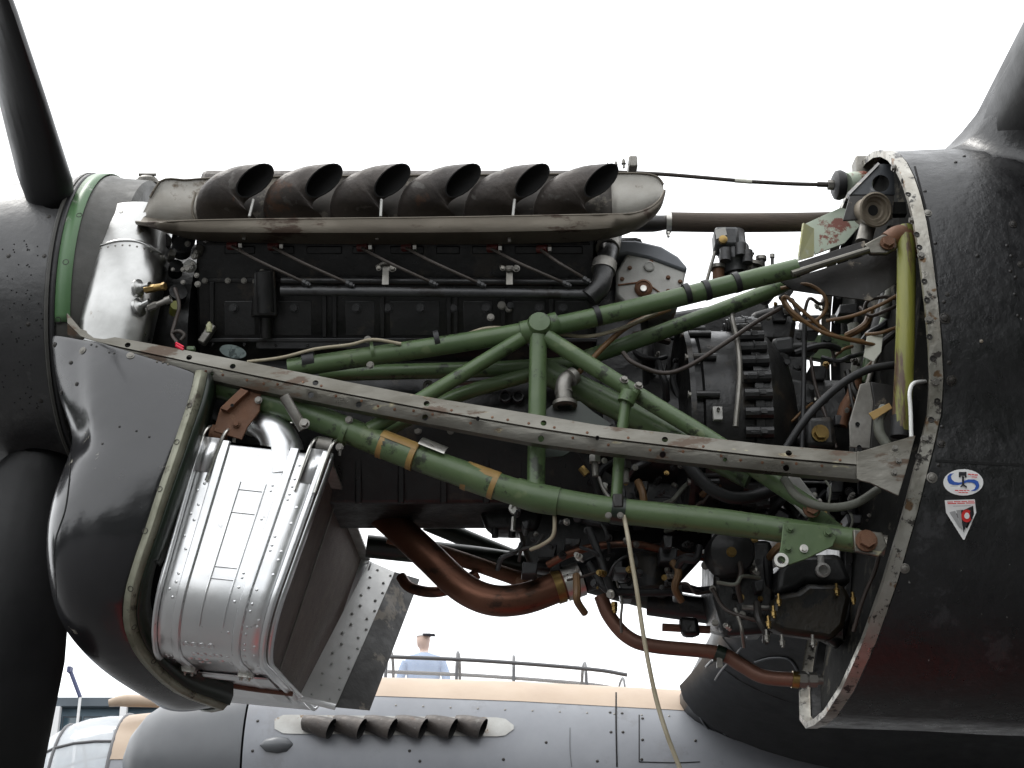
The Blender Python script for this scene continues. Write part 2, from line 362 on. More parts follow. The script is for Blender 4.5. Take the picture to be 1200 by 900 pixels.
# fillet between the nacelle and the leading edge of the wing: Bezier strips from skin to wing
rows = []
wl = list(reversed(foil(-.72, 4.45, .18, False)[1:6]))+foil(-.72, 4.45, .18, True)[:17]
for i, W in enumerate(wl):
    tn = (wl[min(i+1, len(wl)-1)]-wl[max(i-1, 0)]).normalized(); nw = Vector((tn.z, 0, -tn.x))
    if nw.x > 0 and i < 8: nw = -nw
    h = sk.ray_cast(W, Vector((0, 1, -.05)))[0] or Vector((W.x, -.12, min(W.z, 3.36)))
    h2 = sk.find_nearest(h+nw*.12)[0]; W2 = W.lerp(h, .06)
    r_ = []
    for k in range(11):
        t = k/10; r_.append(h2*(1-t)**2+h*2*t*(1-t)+W2*t*t+nw*.002)
    rows.append(r_)
B().grid(rows).build('wing_fillet', M['nacelle'], nac, ang=60)
# worn flange strip the cowlings screw to, standing a little proud, with drilled holes
def flange(dx0, dx1, out):
    b = B(); A = [Vector((p.x+0, p.y, p.z)) for p in nac_ring(dx0)]; Cc = [Vector(p) for p in nac_ring(dx1)]
    def grow(ps, k): return [Vector((p.x, p.y*(1+k), NZ-.2+(p.z-NZ+.2)*(1+k))) for p in ps]
    n = len(A); b.loft([grow(A, -.018), grow(A, out), grow(Cc, out), grow(Cc, -.012)], True, False); return b
fl = flange(-.006, .02, .004).build('flange_strip', M['strip_metal'], nac, ang=30)
fl_t = bvh(fl)
hp = [(1049, 197), (1058, 212), (1064, 228), (1070, 258), (1074, 275), (1077, 290), (1079, 300), (1083, 330), (1086, 352), (1088, 375), (1089, 395), (1093, 420), (1096, 448), (1098, 470), (1091, 492), (1083, 515), (1076, 535), (1068, 556), (1061, 578), (1052, 602), (1046, 620), (1040, 640), (1033, 655), (1022, 690), (1008, 722), (992, 762), (975, 800)]
ck = B(); spots = []
for q in hp:
    p, n_ = on(fl_t, *q)
    if p: spots.append((p, n_))
for i, (p, n_) in enumerate(spots):
    k = 'hole' if i % 3 else 'bolt'
    piece(k, M['worn_black'] if k == 'hole' else M['dull_metal'], 'fastener_hole' if k == 'hole' else 'bolt', fl, p+n_*.0015, n_, .0052 if k == 'hole' else .006)
# skin fasteners
for q, s in [((1087, 250), 10), ((1097, 375), 10), ((1104, 466), 9), ((1103, 520), 9), ((1092, 560), 12), ((1060, 666), 11), ((1187, 263), 9), ((1196, 310), 7), ((1085, 300), 9), ((1107, 373), 13), ((1115, 446), 12), ((1110, 345), 4), ((1112, 425), 4)]:
    p, n_ = on(sk, *q)
    if p: piece('screw', M['worn_black'] if q[0] > 1095 else M['dull_metal'], 'screw', skin, p+n_*.001, n_, .00052*s+.001)
b = B()
for q in [(1084, 224), (1096, 285), (1106, 354), (1100, 545), (1104, 500), (1064, 640), (1185, 300), (1190, 325), (1120, 190), (1130, 183), (1150, 400), (1145, 300), (1180, 288), (1184, 318), (1189, 345), (1193, 370)]:
    p, n_ = on(sk, *q)
    if p: b.lathe([(.004, -.001), (.004, .001), (.0025, .0022), (0, .0026)], p, n_, 8)
rv = b.build('rivets', M['worn_black'], skin); rv['kind'] = 'stuff'
strip_on(sk, [(1072, 195), (1088, 260), (1098, 330), (1104, 400), (1109, 452)], .004, .0012).build('panel_seam', M['soot_shade'], nac)
strip_on(sk, [(1096, 540), (1150, 543), (1199, 545)], .005, .0012).build('panel_seam', M['soot_shade'], nac)
strip_on(sk, [(1109, 456), (1085, 545), (1050, 660), (1003, 775), (972, 846)], .005, .0012).build('panel_seam', M['soot_shade'], nac)
strip_on(sk, [(1180, 262), (1185, 300), (1194, 352)], .002, .001).build('panel_seam', M['soot_shade'], nac)
# stickers, flat print on the skin
def decal(name, polys, lab=None):
    base = None
    for k, (poly, m) in enumerate(polys):
        pts = []
        for x, y in poly:
            p, n_ = on(sk, x, y, .0016+.0007*k)
            pts.append(p)
        b = B(); b.add(pts, [tuple(range(len(pts)))]); o = b.build(name if k == 0 else 'print', M[m], nac if k == 0 else base)
        if k == 0: base = o
        if k == 0 and lab: o['label'] = lab
def ell(cx, cy, rx, ry, n=28, a0=0, a1=360): return [(cx+rx*math.cos(R(a0+(a1-a0)*i/n)), cy+ry*math.sin(R(a0+(a1-a0)*i/n))) for i in range(n if a1-a0 >= 360 else n+1)]
Sx = lambda x: 1090+x/9; Sy = lambda y: 540+y/9
def S(l): return [(Sx(x), Sy(y)) for x, y in l]
decal('sticker', [(ell(1128.6, 565.5, 23.5, 15.5), 'sticker_white'),
    (S([(250, 135), (205, 140), (180, 165), (178, 205), (195, 240), (235, 256), (290, 258), (340, 245), (345, 225), (300, 232), (255, 225), (225, 200), (215, 170), (225, 150)]), 'sticker_blue'),
    (S([(345, 215), (400, 200), (460, 200), (500, 220), (515, 260), (505, 295), (470, 320), (420, 322), (465, 300), (478, 270), (465, 245), (430, 230), (385, 230), (345, 245)]), 'sticker_blue'),
    (S([(297, 122), (378, 122), (378, 178), (360, 178), (360, 160), (318, 160), (318, 178), (297, 178)]), 'sticker_black'),
    (S([(328, 170), (352, 170), (352, 255), (380, 275), (380, 298), (362, 280), (340, 268), (320, 285), (308, 280), (332, 252)]), 'sticker_black')]
    + [(S([(x, y), (x+w_, y+w_*.06), (x+w_, y+w_*.06+h), (x, y+h)]), 'sticker_red') for x, y, w_, h in [(392, 142, 30, 12), (426, 145, 30, 12), (460, 150, 34, 13), (425, 175, 58, 8), (250, 316, 38, 11), (293, 317, 42, 11), (340, 318, 26, 11), (370, 320, 30, 9), (285, 340, 30, 9), (320, 342, 28, 9), (352, 344, 28, 9)]]
    + [(S([(195, 280), (275, 280), (275, 285), (195, 285)]), 'sticker_grey')], 'white oval sticker with a blue S curve and a black piston')
decal('sticker', [(S([(152, 418), (468, 408), (484, 548), (360, 832), (345, 832), (165, 548)]), 'sticker_white'),
    (S([(200, 545), (262, 530), (330, 720), (300, 700)]), 'sticker_grey'),
    (S([(270, 525), (325, 520), (335, 735), (325, 720)]), 'sticker_grey'),
    (S([(320, 525), (340, 520), (395, 640), (345, 755)]), 'sticker_black'),
    (ell(Sx(380), Sy(583), 58/9, 65/9), 'sticker_red'), (ell(Sx(380), Sy(583), 28/9, 30/9), 'sticker_white'),
    (S([(410, 540), (432, 545), (441, 583), (436, 615), (418, 612), (414, 583)]), 'sticker_black')]
    + [(S([(x, y), (x+w_, y-1), (x+w_, y+h-1), (x, y+h)]), 'sticker_red') for x, y, w_, h in [(172, 438, 60, 9), (240, 436, 70, 9), (318, 434, 60, 9), (386, 432, 66, 9), (172, 456, 90, 10), (272, 454, 80, 10), (362, 452, 92, 10)]]
    + [(S([(225, 488), (410, 484), (410, 490), (225, 494)]), 'sticker_grey')], 'white pointed shield sticker with a red roundel')
# firewall bulkhead inside the flange
bh = B(); bh.prism([Vector((xf(z)+.045, y*.97, NZ-.2+(z-NZ+.2)*.97)) for y, z in NSEC], (.006, 0, 0))
bh.build('bulkhead', M['bulkhead'], nac)
b = B()
for y0, z0, y1, z1 in [(-.3, 2.45, -.3, 3.1), (.0, 2.4, .0, 3.2), (-.42, 2.75, .4, 2.75)]:
    b.box(((xf(z0)+xf(z1))/2+.03, (y0+y1)/2, (z0+z1)/2), .03, max(.03, abs(y1-y0)), max(.03, abs(z1-z0)))
b2 = b.build('stiffeners', M['bulkhead'], nac, bevel=.004); b2['kind'] = 'stuff'

# ---------------------------------------------------------------- propeller
AX = Vector((0, 0, 2.99)); PX = -1.085
prop = thing('propeller', 'black three bladed propeller with its rounded spinner at the nose of the engine', 'propeller')
b = B(); prof = [(.352, -1.004), (.358, -1.01), (.356, -1.03), (.350, -1.10), (.338, -1.2), (.318, -1.32), (.285, -1.46), (.24, -1.58), (.18, -1.7), (.11, -1.79), (.05, -1.83), (0, -1.84)]
b.lathe([(r, t) for r, t in prof], AX, (1, 0, 0), 72)
spin = b.build('spinner', M['spinner'], prop, solid=.004)
apply_mods(spin)
ANG = [56, 176, 296]
def bdir(a): return Vector((0, -math.sin(R(a)), math.cos(R(a))))
ck = B()
for a in ANG:
    d = bdir(a); t = Vector((0, d.z, -d.y)); rr = []
    for h in (.2, .5):
        rr.append([AX+Vector((PX+(.075 if a == 56 else .012), 0, 0))+d*h+Vector((.082*math.cos(2*PI*k/24), 0, 0))*(1.0 if math.cos(2*PI*k/24) > 0 else .75)+t*.066*math.sin(2*PI*k/24) for k in range(24)])
    ck.loft(rr)
cut(spin, ck); sp_t = bvh(spin)
b = B(); b.lathe([(0, -1.20), (.2, -1.20), (.2, -1.02), (.33, -1.015), (.33, -1.005), (0, -1.0)], AX, (1, 0, 0), 48); b.build('hub', M['soot_shade'], prop)
b = B(); b.lathe([(.30, -1.008), (.362, -1.008), (.366, -1.004), (.366, -.998), (.30, -.998)], AX, (1, 0, 0), 72); b.build('backplate', M['drum'], prop)
for a, tw in zip(ANG, (-10, 14, 0)):
    d = bdir(a); t = Vector((0, d.z, -d.y)); d = (d+Vector((-.0*d.z if d.z < 0 else -.09*d.z-.015, 0, 0))); rings = []
    for r_, ch, th, be in [(.16, .105, .1, 72), (.33, .105, .1, 72), (.40, .17, .09, 68), (.6, .20, .066, 58), (.8, .245, .052, 48), (1.0, .28, .042, 38), (1.25, .295, .034, 31), (1.5, .29, .026, 27), (1.7, .25, .02, 25), (1.85, .17, .014, 24), (1.93, .06, .008, 23)]:
        ch *= .88 if a == 56 and r_ > .34 else 1
        ch *= (1+.5*max(0, 1-abs(r_-.62)/.5)) if a == 176 else 1
        be = R(-(be+tw)); cv = Vector((math.sin(be), 0, 0))+t*math.cos(be); tv = Vector((math.cos(be), 0, 0))-t*math.sin(be)
        o_ = AX+Vector((PX-(.05*min(1, max(0, (r_-.33)/.15)) if a == 176 else -.06 if a == 56 else 0), 0, 0))+d*r_
        rings.append([o_+cv*(ch/2*math.cos(2*PI*k/20))+tv*(th/2*math.sin(2*PI*k/20)) for k in range(20)])
    B().loft(rings).build('blade', M['blade'], prop, ang=50)
for q in [(57, 254), (33, 380), (52, 300), (48, 470), (10, 300)]:
    p, n_ = on(sp_t, *q)
    if p: piece('screw', M['worn_black'], 'screw', spin, p, n_, .0035)
b = B(); random.seed(3)
for k in range(70):
    p, n_ = on(sp_t, random.uniform(2, 50), random.uniform(280, 480))
    if p: b.lathe([(.0022, -.0005), (.0016, .0008), (0, .0012)], p, n_, 6)
q_ = b.build('paint_nicks', M['soot_shade'], spin); q_['kind'] = 'stuff'

# ---------------------------------------------------------------- nose ring
ring = thing('nose_ring', 'dark grey cowling ring with a green strip of screw holes behind the spinner', 'cowling ring')
b = B(); b.lathe([(.30, -.985), (.355, -.985), (.3585, -.982), (.3585, -.945), (.353, -.93), (.347, -.86), (.335, -.85), (.30, -.85)], AX, (1, 0, 0), 96)
drum = b.build('drum', M['drum'], ring)
def arc_strip(x0, x1, r, a0, a1, n=40):
    return [[AX+Vector((x, 0, 0))+bdir(a0+(a1-a0)*i/n)*r for i in range(n+1)] for x in (x0, x1)]
gs = B().grid(arc_strip(-.984, -.951, .3612, 8, 112)).build('green_strip', M['strip_green'], ring, solid=.002, offset=1)
apply_mods(gs)
gt = bvh(gs)
for q in [(115, 215), (93, 252), (77, 307), (68, 375)]:
    p, n_ = on(gt, *q)
    if p: piece('hole', M['worn_black'], 'screw_hole', gs, p, n_, .0055)
strip2 = B(); strip2.grid(arc_strip(-.997, -.9855, .364, 0, 200, 60)); strip2.build('edge_seal', M['rubber'], ring, solid=.006)

# ---------------------------------------------------------------- header tank
tank = thing('coolant_header_tank', 'curved bare aluminium header tank wrapped round the engine behind the nose ring', 'tank')
path = crom([P(163, 258, -.25), P(160, 268, -.265), P(156, 290, -.29), P(150, 330, -.315), P(140, 372, -.32), P(130, 415, -.315)], 6)
b = B(); rings = []
for i, p in enumerate(path):
    k = i/(len(path)-1); e_ = min(1, .45+k*5.5); wx = .079*e_; wr = .06*e_
    tn = (path[min(i+1, len(path)-1)]-path[max(i-1, 0)]).normalized(); x_ = Vector((1, 0, .05)); nrm = tn.cross(x_).normalized()
    rings.append([p+x_*(wx*math.copysign(abs(math.cos(2*PI*j/28))**.8, math.cos(2*PI*j/28)))+nrm*(wr*math.copysign(abs(math.sin(2*PI*j/28))**.8, math.sin(2*PI*j/28))) for j in range(28)])
b.loft(rings); tk = b.build('shell', M['tank'], tank, ang=60); B().tube([P(172, 216, .02), P(160, 226, -.1), P(150, 242, -.19), P(146, 262, -.235)], [.026, .03, .034, .036], 20).build('neck', M['tank'], tank, ang=60); tt = bvh(tk)
strip_on(tt, [(116, 288), (140, 282), (165, 284), (190, 298)], .006, .002).build('seam', M['tank'], tank, solid=.003)
b = B()
for i in range(9):
    p, n_ = on(tt, 118+8.5*i, 291-7*math.sin(i/8*PI)+.9*i)
    if p: b.lathe([(.0024, 0), (.002, .0012), (0, .0018)], p, n_, 7)
q_ = b.build('rivets', M['dull_metal'], tk); q_['kind'] = 'stuff'
for (x, y, m) in [(172, 338, 'bright'), (172, 360, 'bright')]:
    p, n_ = on(tt, x-9, y)
    b = B(); b.lathe([(.021, -.003), (.02, .003), (.012, .006), (.0075, .012), (.0075, .03)], p, (1, -.55, .05 if y < 350 else .25), 18); b.build('boss', M['tank'], tank)
b = B(); a = P(176, 338.5, -.385); d = Vector((1, -.35, .02)).normalized(); b.tube([a-d*.012, a+d*.012], .0085, 6); b.tube([a+d*.012, a+d*.036], .0078, 12); b.tube([a+d*.030, a+d*.037], .0088, 6); b.build('brass_union', M['brass'], tank)
b = B(); a = P(174, 361, -.38); d = Vector((1, -.25, .32)).normalized(); b.tube([a, a+d*.02], .008, 6); b.tube([a+d*.02, a+d*.05], .0062, 12); b.lathe([(.0085, .04), (.0085, .053), (.006, .053), (.005, .045), (0, .045)], a, d, 12); b.build('union', M['dull_metal'], tank)
cap = B(); c = P(173, 213, -.12); cap.lathe([(.026, -.02), (.026, -.006), (.032, -.006), (.032, 0), (.024, .002), (.024, .007), (.018, .012), (0, .013)], c, (0, -.25, 1), 24); cap.tube([c+Vector((-.02, -.01, .014)), c+Vector((.022, -.01, .014))], .004, 8); cap.build('filler_cap', M['dull_metal'], tank)
cl = B(); c = P(137, 254, -.31); cl.box(c, .03, .012, .016); cl.tube([c+Vector((-.03, -.004, -.004)), c+Vector((.028, -.004, .006))], .0035, 8); cl.bolt(c+Vector((.012, -.006, .004)), (0, -1, .2), .005, .01); cl.build('clip', M['bright'], tank)

# ---------------------------------------------------------------- chin cowling (radiator bath)
chin = thing('chin_cowling', 'dented glossy black chin cowling panel below the nose ring', 'cowling')
Fc = [(59, 391, -.345), (62, 430, -.355), (70, 470, -.352), (84, 512, -.34), (76, 545, -.36), (60, 590, -.375), (54, 635, -.37), (58, 680, -.345), (70, 722, -.29), (100, 757, -.2), (135, 783, -.1), (165, 802, 0)]
Ac = [(231, 436, -.405), (224, 466, -.425), (212, 502, -.44), (199, 540, -.445), (185, 580, -.445), (172, 620, -.44), (158, 660, -.43), (148, 697, -.405), (148, 735, -.35), (166, 772, -.26), (205, 808, -.14), (256, 828, 0)]
Fp = crom([P(*q) for q in Fc], 3); Ap = crom([P(*q) for q in Ac], 3)
rows = []
for k in range(13):
    s = k/12; r_ = []
    for i, (f, a) in enumerate(zip(Fp, Ap)):
        t = i/(len(Fp)-1); p = f.lerp(a, s); bulge = math.sin(PI*s**.75)*(.035+.03*math.sin(PI*min(1, t*1.1)))
        nrm = Vector((-.15, -1, 0)).lerp(Vector((-.1, -.2, -1)), max(0, (t-.45)/.55)**1.5).normalized()
        if s < .3 and t < .33: bulge *= .75
        r_.append(p+nrm*bulge)
    rows.append(r_)
full = [r_+[Vector((p.x, -p.y, p.z)) for p in reversed(r_[:-1])] for r_ in rows]
ch = B().grid(full).build('panel', M['chin'], chin, ang=60, solid=.003, sub=1)
apply_mods(ch); ct = bvh(ch)
# inner duct: dark tunnel behind the mouth so that the bath is not open to the sky
inner = [[p.lerp(Vector((p.x, 0, max(p.z, 2.35))), .10)+Vector((.012, 0, .004)) for p in r_] for r_ in full[3:]]
B().grid(inner).build('liner', M['green_dark'], chin, ang=60)
# worn cream strip round the aft edge
ed = full[-1]; b = B(); r0, r1, r2 = [], [], []
for i, p in enumerate(ed):
    tn = (ed[min(i+1, len(ed)-1)]-ed[max(i-1, 0)]).normalized(); ax = Vector((1, 0, 0)); out = tn.cross(ax).normalized()
    if out.dot(p-Vector((p.x, 0, 2.6))) < 0: out = -out
    av = (ax-tn*ax.dot(tn)).normalized(); r0.append(p-av*.002+out*.006); r1.append(p+av*.011+out*.008); r2.append(p+av*.021-out*.004)
stp = B().grid([r0, r1, r2]).build('edge_strip', M['cream'], chin, solid=.004, ang=50); apply_mods(stp); stt = bvh(stp)
for q in [(222, 475), (207, 518), (187, 573), (170, 622), (153, 690), (157, 735), (180, 775)]:
    p, n_ = on(stt, *q)
    if p: piece('hole', M['worn_black'], 'screw_hole', stp, p+n_*.0005, n_, .0048)
# inner lip (dark green return flange)
lip = B().grid([[p*1.0 for p in r2], [Vector((p.x+.006, p.y*.93, p.z+(.02 if p.z < 2.3 else 0))) for p in r2], [Vector((p.x+.004, p.y*.82, p.z+.05 if p.z < 2.3 else p.z)) for p in r2]]); lip.build('return_flange', M['green_dark'], chin, solid=.004)
for q, s in [((97, 411), 5.5), ((153, 417), 5.5), ((213, 429), 5.5), ((64, 404), 4), ((63, 432), 3.5), ((72, 460), 3.5), ((90, 450), 3), ((83, 425), 3)]:
    p, n_ = on(ct, *q)
    if p: piece('screw', M['dull_metal'] if q[0] > 90 else M['worn_black'], 'screw', ch, p+n_*.001, n_, s*.001)
b = B()
for q in [(128, 413), (134, 414), (184, 424), (191, 425), (197, 427), (107, 404), (113, 406), (120, 520), (140, 500), (160, 505), (175, 512)]:
    p, n_ = on(ct, *q)
    if p: b.lathe([(.0028, -.0005), (.0022, .0012), (0, .002)], p, n_, 7)
q_ = b.build('rivets', M['worn_black'], ch); q_['kind'] = 'stuff'
strip_on(ct, [(66, 450), (82, 520), (78, 590), (64, 640), (66, 700)], .003, .001).build('panel_seam', M['soot_shade'], chin)

# ---------------------------------------------------------------- cowl rail
def railY(px): return -.365-.135*(px-60)/1000
top = [(79, 367), (86, 377), (97, 388), (140, 396), (200, 407), (300, 426), (400, 446), (500, 465), (630, 486), (700, 498), (780, 507), (900, 521), (1008, 530)]
def rail_bot(x): return lerp1([(79, 392), (97, 406), (140, 419), (230, 441), (300, 457), (400, 477), (500, 496), (630, 520), (700, 529), (780, 539), (900, 552), (1008, 562)], x)
rail = thing('cowl_support_rail', 'long worn bare metal rail with holes running from chin cowling to firewall', 'rail')
rows = [[], [], [], [], [], []]
for i in range(61):
    x = 79+(1008-79)*i/60; yt = lerp1(top, x); yb = rail_bot(x); Y = railY(x)
    rows[0].append(P(x, yt, Y)+Vector((0, .028, .0))); rows[1].append(P(x, yt, Y)); rows[2].append(P(x, yt+(yb-yt)*.45, Y-.005)); rows[3].append(P(x, yt+(yb-yt)*.49, Y+.0015)); rows[4].append(P(x, yt+(yb-yt)*.55, Y+.001)); rows[5].append(P(x, yb, Y+.009))
rows.append([p+Vector((0, .02, -.001)) for p in rows[5]])
rl = B().grid(rows).build('rail', M['steel'], rail, ang=20, solid=.004)
apply_mods(rl)
holes = []
for x, f in [(150, .3), (222, .3), (248, .72), (273, .3), (370, .3), (364, .74), (420, .75), (500, .27), (498, .76), (637, .27), (634, .78), (779, .27), (777, .78), (924, .27), (922, .78), (560, .5), (700, .5), (850, .72)]:
    yt = lerp1(top, x); yb = rail_bot(x); holes.append((x, yt+(yb-yt)*f, .0062 if f != .5 and f != .72 else .004))
ck = B()
for x, y, r_ in holes: p = P(x, y, railY(x)); ck.cyl(p-Vector((0, .03, 0)), p+Vector((0, .012, 0)), r_, 14)
cut(rl, ck); rt = bvh(rl)
b = B(); random.seed(5)
for i in range(34):
    x = 240+i*22.5+random.uniform(-5, 5); yt = lerp1(top, x); yb = rail_bot(x)
    p, n_ = on(rt, x, yt+(yb-yt)*random.choice((.35, .62, .7)))
    if p: b.lathe([(.0032, -.001), (.003, .0006), (.002, .001), (0, .0012)], p, n_, 8)
q_ = b.build('rivets', M['rust'], rl); q_['kind'] = 'stuff'
gp = [(1004, 529), (1008, 529), (1073, 510), (1064, 545), (1053, 581), (1020, 566), (1008, 563), (1004, 561)]
gg = B().prism([P(x, y, railY(x)-.006) for x, y in gp], (0, .005, 0)).build('end_gusset', M['steel'], rail, bevel=.001)
for q in [(1053, 540), (1048, 554), (1049, 525)]: piece('bolt', M['dull_metal'], 'bolt', gg, P(*q, railY(q[0])-.007), (0, -1, 0), .0045)

# ---------------------------------------------------------------- radiator
rad = thing('radiator', 'shiny bare aluminium radiator block hanging open under the engine behind the chin cowling', 'radiator')
TF, TA = P(233, 514, -.37), P(386, 531, -.37)
dv = P(321, 712, -.37)-TA; av = TA-TF; dl = dv.length
fwd = P(184, 690, -.37)-TF
def rp(s, u):
    """point on the U-shaped casing: s along the flow 0..1, u 0 (top, this side) .. 1 (top, other side)"""
    Lh = dl*.9; r_ = .13; wid = .89; per = [Lh-.0, r_*PI/2, wid-2*r_, r_*PI/2, Lh]
    tot = sum(per); q = u*tot; y = -.37; h = 0
    if q < per[0]: h = q
    elif q < per[0]+per[1]: a = (q-per[0])/r_; h = Lh+r_*math.sin(a); y = -.37+r_*(1-math.cos(a))
    elif q < sum(per[:3]): h = Lh+r_; y = -.37+r_+(q-per[0]-per[1])
    elif q < sum(per[:4]): a = (q-sum(per[:3]))/r_; h = Lh+r_*math.cos(a); y = .52-r_+r_*math.sin(a)
    else: h = Lh-(q-sum(per[:4])); y = .52
    d_ = fwd.normalized().lerp(dv.normalized(), s)
    return TF+av*s+d_*h+Vector((0, y+.37, 0))
NU = 72
cas = B().grid([[rp(s, u/NU) for u in range(NU+1)] for s in (0, .12, .25, .4, .55, .7, .85, 1)]).build('casing', M['alu'], rad, ang=50, solid=.003)
apply_mods(cas); cs = bvh(cas)
def nrm_at(s, u):
    e = .004; a = rp(s, min(1, u+e))-rp(s, max(0, u-e)); n_ = a.cross(av).normalized()
    c = rp(.5, .5); return n_ if n_.dot(rp(s, u)-TF-av*.5-dv*.5-Vector((0, .37, 0))) > 0 else -n_
def band(s0, s1, u0, u1, hgt, name, m, n=60, crown=.5):
    rows = []
    for s, k in ((s0, 0), (s0+.012, 1), ((s0+s1)/2, 1+.2*crown), (s1-.012, 1), (s1, 0)):
        rows.append([rp(s, u0+(u1-u0)*i/n)+nrm_at(s, u0+(u1-u0)*i/n)*(hgt*k+.001) for i in range(n+1)])
    return B().grid(rows).build(name, m, rad, ang=40)
band(.0, .045, 0, .6, .008, 'edge_band', M['alu']); b1 = band(.17, .25, -.0, .6, .006, 'strap', M['alu']); b2 = band(.70, .78, 0, .6, .006, 'strap', M['alu'])
band(.945, 1.0, 0, .6, .008, 'edge_band', M['alu'])
band(.40, .415, .05, .235, .003, 'bead', M['alu']); band(.60, .615, .05, .235, .003, 'bead', M['alu'])
for u in (.06, .09, .16, .175): 
    pts = [rp(s, u)+nrm_at(s, u)*.001 for s in (.41, .46, .5, .55, .605)]; B().tube(pts, .0014, 6, 2).build('bead', M['alu'], rad)
b = B(); random.seed(11)
for i in range(46):
    u = .01+.43*i/45
    for s in (.03, .10, .14, .66, .81, .90, .965):
        if random.random() < .68: continue
        uu = u+random.uniform(-.002, .002); b.lathe([(.0034, -.001), (.003, .0009), (.0016, .0015), (0, .0017)], rp(s, uu), nrm_at(s, uu), 8)
q_ = b.build('rivets', M['alu'], cas); q_['kind'] = 'stuff'
for s in (.30, .37, .44, .52, .58):
    for u in (.265, .285, .305, .325):
        if random.random() < .6:
            b = B(); b.lathe([(.0085, -.001), (.007, .0010), (.005, .0012), (.004, .0004), (0, .0002)], rp(s, u), nrm_at(s, u), 14); b.build('dimple', M['alu'], rad)
for s in (.21, .74):     # strap buckles and the seam where the belly plate starts
    b = B(); p = rp(s, .36); n_ = nrm_at(s, .36); t = (rp(s, .37)-rp(s, .35)).normalized(); sd_ = av.normalized()
    m3 = Matrix((sd_, t, n_)).transposed(); b.box(p+n_*.01, .03, .022, .012, m3); b.bolt(p+n_*.016+sd_*.008, n_, .004, .006); b.bolt(p+n_*.016-sd_*.008, n_, .004, .006); b.build('buckle', M['bright'], rad, bevel=.002)
bp = B().grid([[rp(s, u/NU)+nrm_at(s, u/NU)*.0045 for u in range(28, 45)] for s in (.05, .3, .6, .9)]).build('belly_plate', M['alu'], rad, solid=.002)
b = B(); b.tube([rp(s, .40)+nrm_at(s, .40)*.007 for s in (.26, .5, .69)], .007, 8, 3); b.build('handle_bar', M['alu'], rad)
# core on the aft face
core_in = .03
cp = [rp(1, u/NU) for u in range(NU+1)]
cc = Vector((sum(p.x for p in cp)/len(cp), 0, sum(p.z for p in cp)/len(cp)))
cpp = [p.lerp(cc, .035)-av.normalized()*.02 for p in cp]
B().add(cpp, [tuple(range(len(cpp)))]).build('core', M['core'], rad)
a0 = cpp[0].lerp(cpp[-1], .5); a1 = cpp[NU//2]
b = B(); q0 = cpp[0].lerp(cpp[-1], .33)+Vector((.004, 0, 0)); q1 = cpp[int(NU*.43)].lerp(cpp[int(NU*.57)], .1)+Vector((.004, 0, 0)); b.tube([q0, q1], .0022, 6); b.build('core_seam', M['dull_metal'], rad)
b = B()
rows = [[rp(s, u/NU) for s in (.02, .98)] for u in (0,)]
b.add([rp(0, 0), rp(1, 0), rp(1, 1), rp(0, 1)], [(0, 1, 2, 3)]); b.build('top_plate', M['dull_metal'], rad, solid=.006)
# rim round the core face, red primed lower down
b = B(); rim = [rp(1, u/NU) for u in range(NU+1)]
b.grid([[p+Vector((.004, 0, 0)) for p in rim], [p.lerp(cc, .05)+Vector((.008, 0, 0)) for p in rim]]); b.build('core_rim', M['alu'], rad, solid=.004)
# exit flap: far wall carried on aft of the core
f0, f1 = rp(1, .995)+Vector((0, -.004, 0)), rp(1, .575)+Vector((0, -.004, 0)); e0, e1 = f0+P(466, 668, .52)-P(436, 655, .52), f1+P(424, 846, .50)-P(384, 836, .50)
flp = B().prism([f0, e0, e1, f1], (0, .006, 0)).build('exit_flap', M['flap_alu'], rad, bevel=.001)
e2, e3 = e0+Vector((.055, .10, .005)), e1+Vector((.07, .05, .0))
B().prism([e0, e2, e3, e1], (.004, .006, 0)).build('flap_edge', M['worn_black'], rad)
b = B()
for i in range(14):
    t = .04+.92*i/13
    for s in (.35, .85): b.lathe([(.004, -.001), (.0036, .0015), (.002, .0028), (0, .003)], f0.lerp(f1, t).lerp(e0.lerp(e1, t), s+.06*(-1)**i), (0, -1, 0), 8)
q_ = b.build('rivets', M['flap_alu'], flp); q_['kind'] = 'stuff'
b = B(); b.tube([f1, e1], .007, 10); b.build('flap_hinge', M['alu'], rad)
# bottom hinge rod, reddish
b = B(); b.tube([rp(-.02, .415)+Vector((0, 0, -.006)), rp(.5, .47)+Vector((0, 0, -.01)), rp(1.02, .5)+Vector((0, 0, -.008))], .006, 8); b.build('hinge_rod', M['copper_red'], rad)
# lugs on the top edge, bent from wire-edged plate
for sx in (.03, .85):
    b = B(); t0 = rp(sx, 0); t1 = rp(sx+.15, 0); up = -dv.normalized()
    for t in (t0, t1): b.tube([t-up*.09+Vector((0, -.005, 0)), t+up*.005+Vector((0, -.008, 0)), t+up*.03+Vector((.004, .006, 0)), t+up*.035+Vector((.008, .03, 0)), t+up*.01+Vector((.012, .045, 0))], .0035, 8)
    b.build('lug_wire', M['bright'], rad)
    B().add([t0-up*.07+Vector((0, -.003, 0)), t1-up*.07+Vector((0, -.003, 0)), t1+up*.004+Vector((0, -.006, 0)), t0+up*.004+Vector((0, -.006, 0))], [(0, 1, 2, 3)]).build('lug_plate', M['alu'], rad, solid=.003)
# bearing roller between the lugs
for sx, m in ((.03, 'rust'), (.85, 'dull_metal')):
    b = B(); b.tube([rp(sx, 0)-dv.normalized()*.02+Vector((.006, .022, 0)), rp(sx+.15, 0)-dv.normalized()*.02+Vector((-.004, .022, 0))], .02, 16); b.build('pivot_roller', M[m], rad)

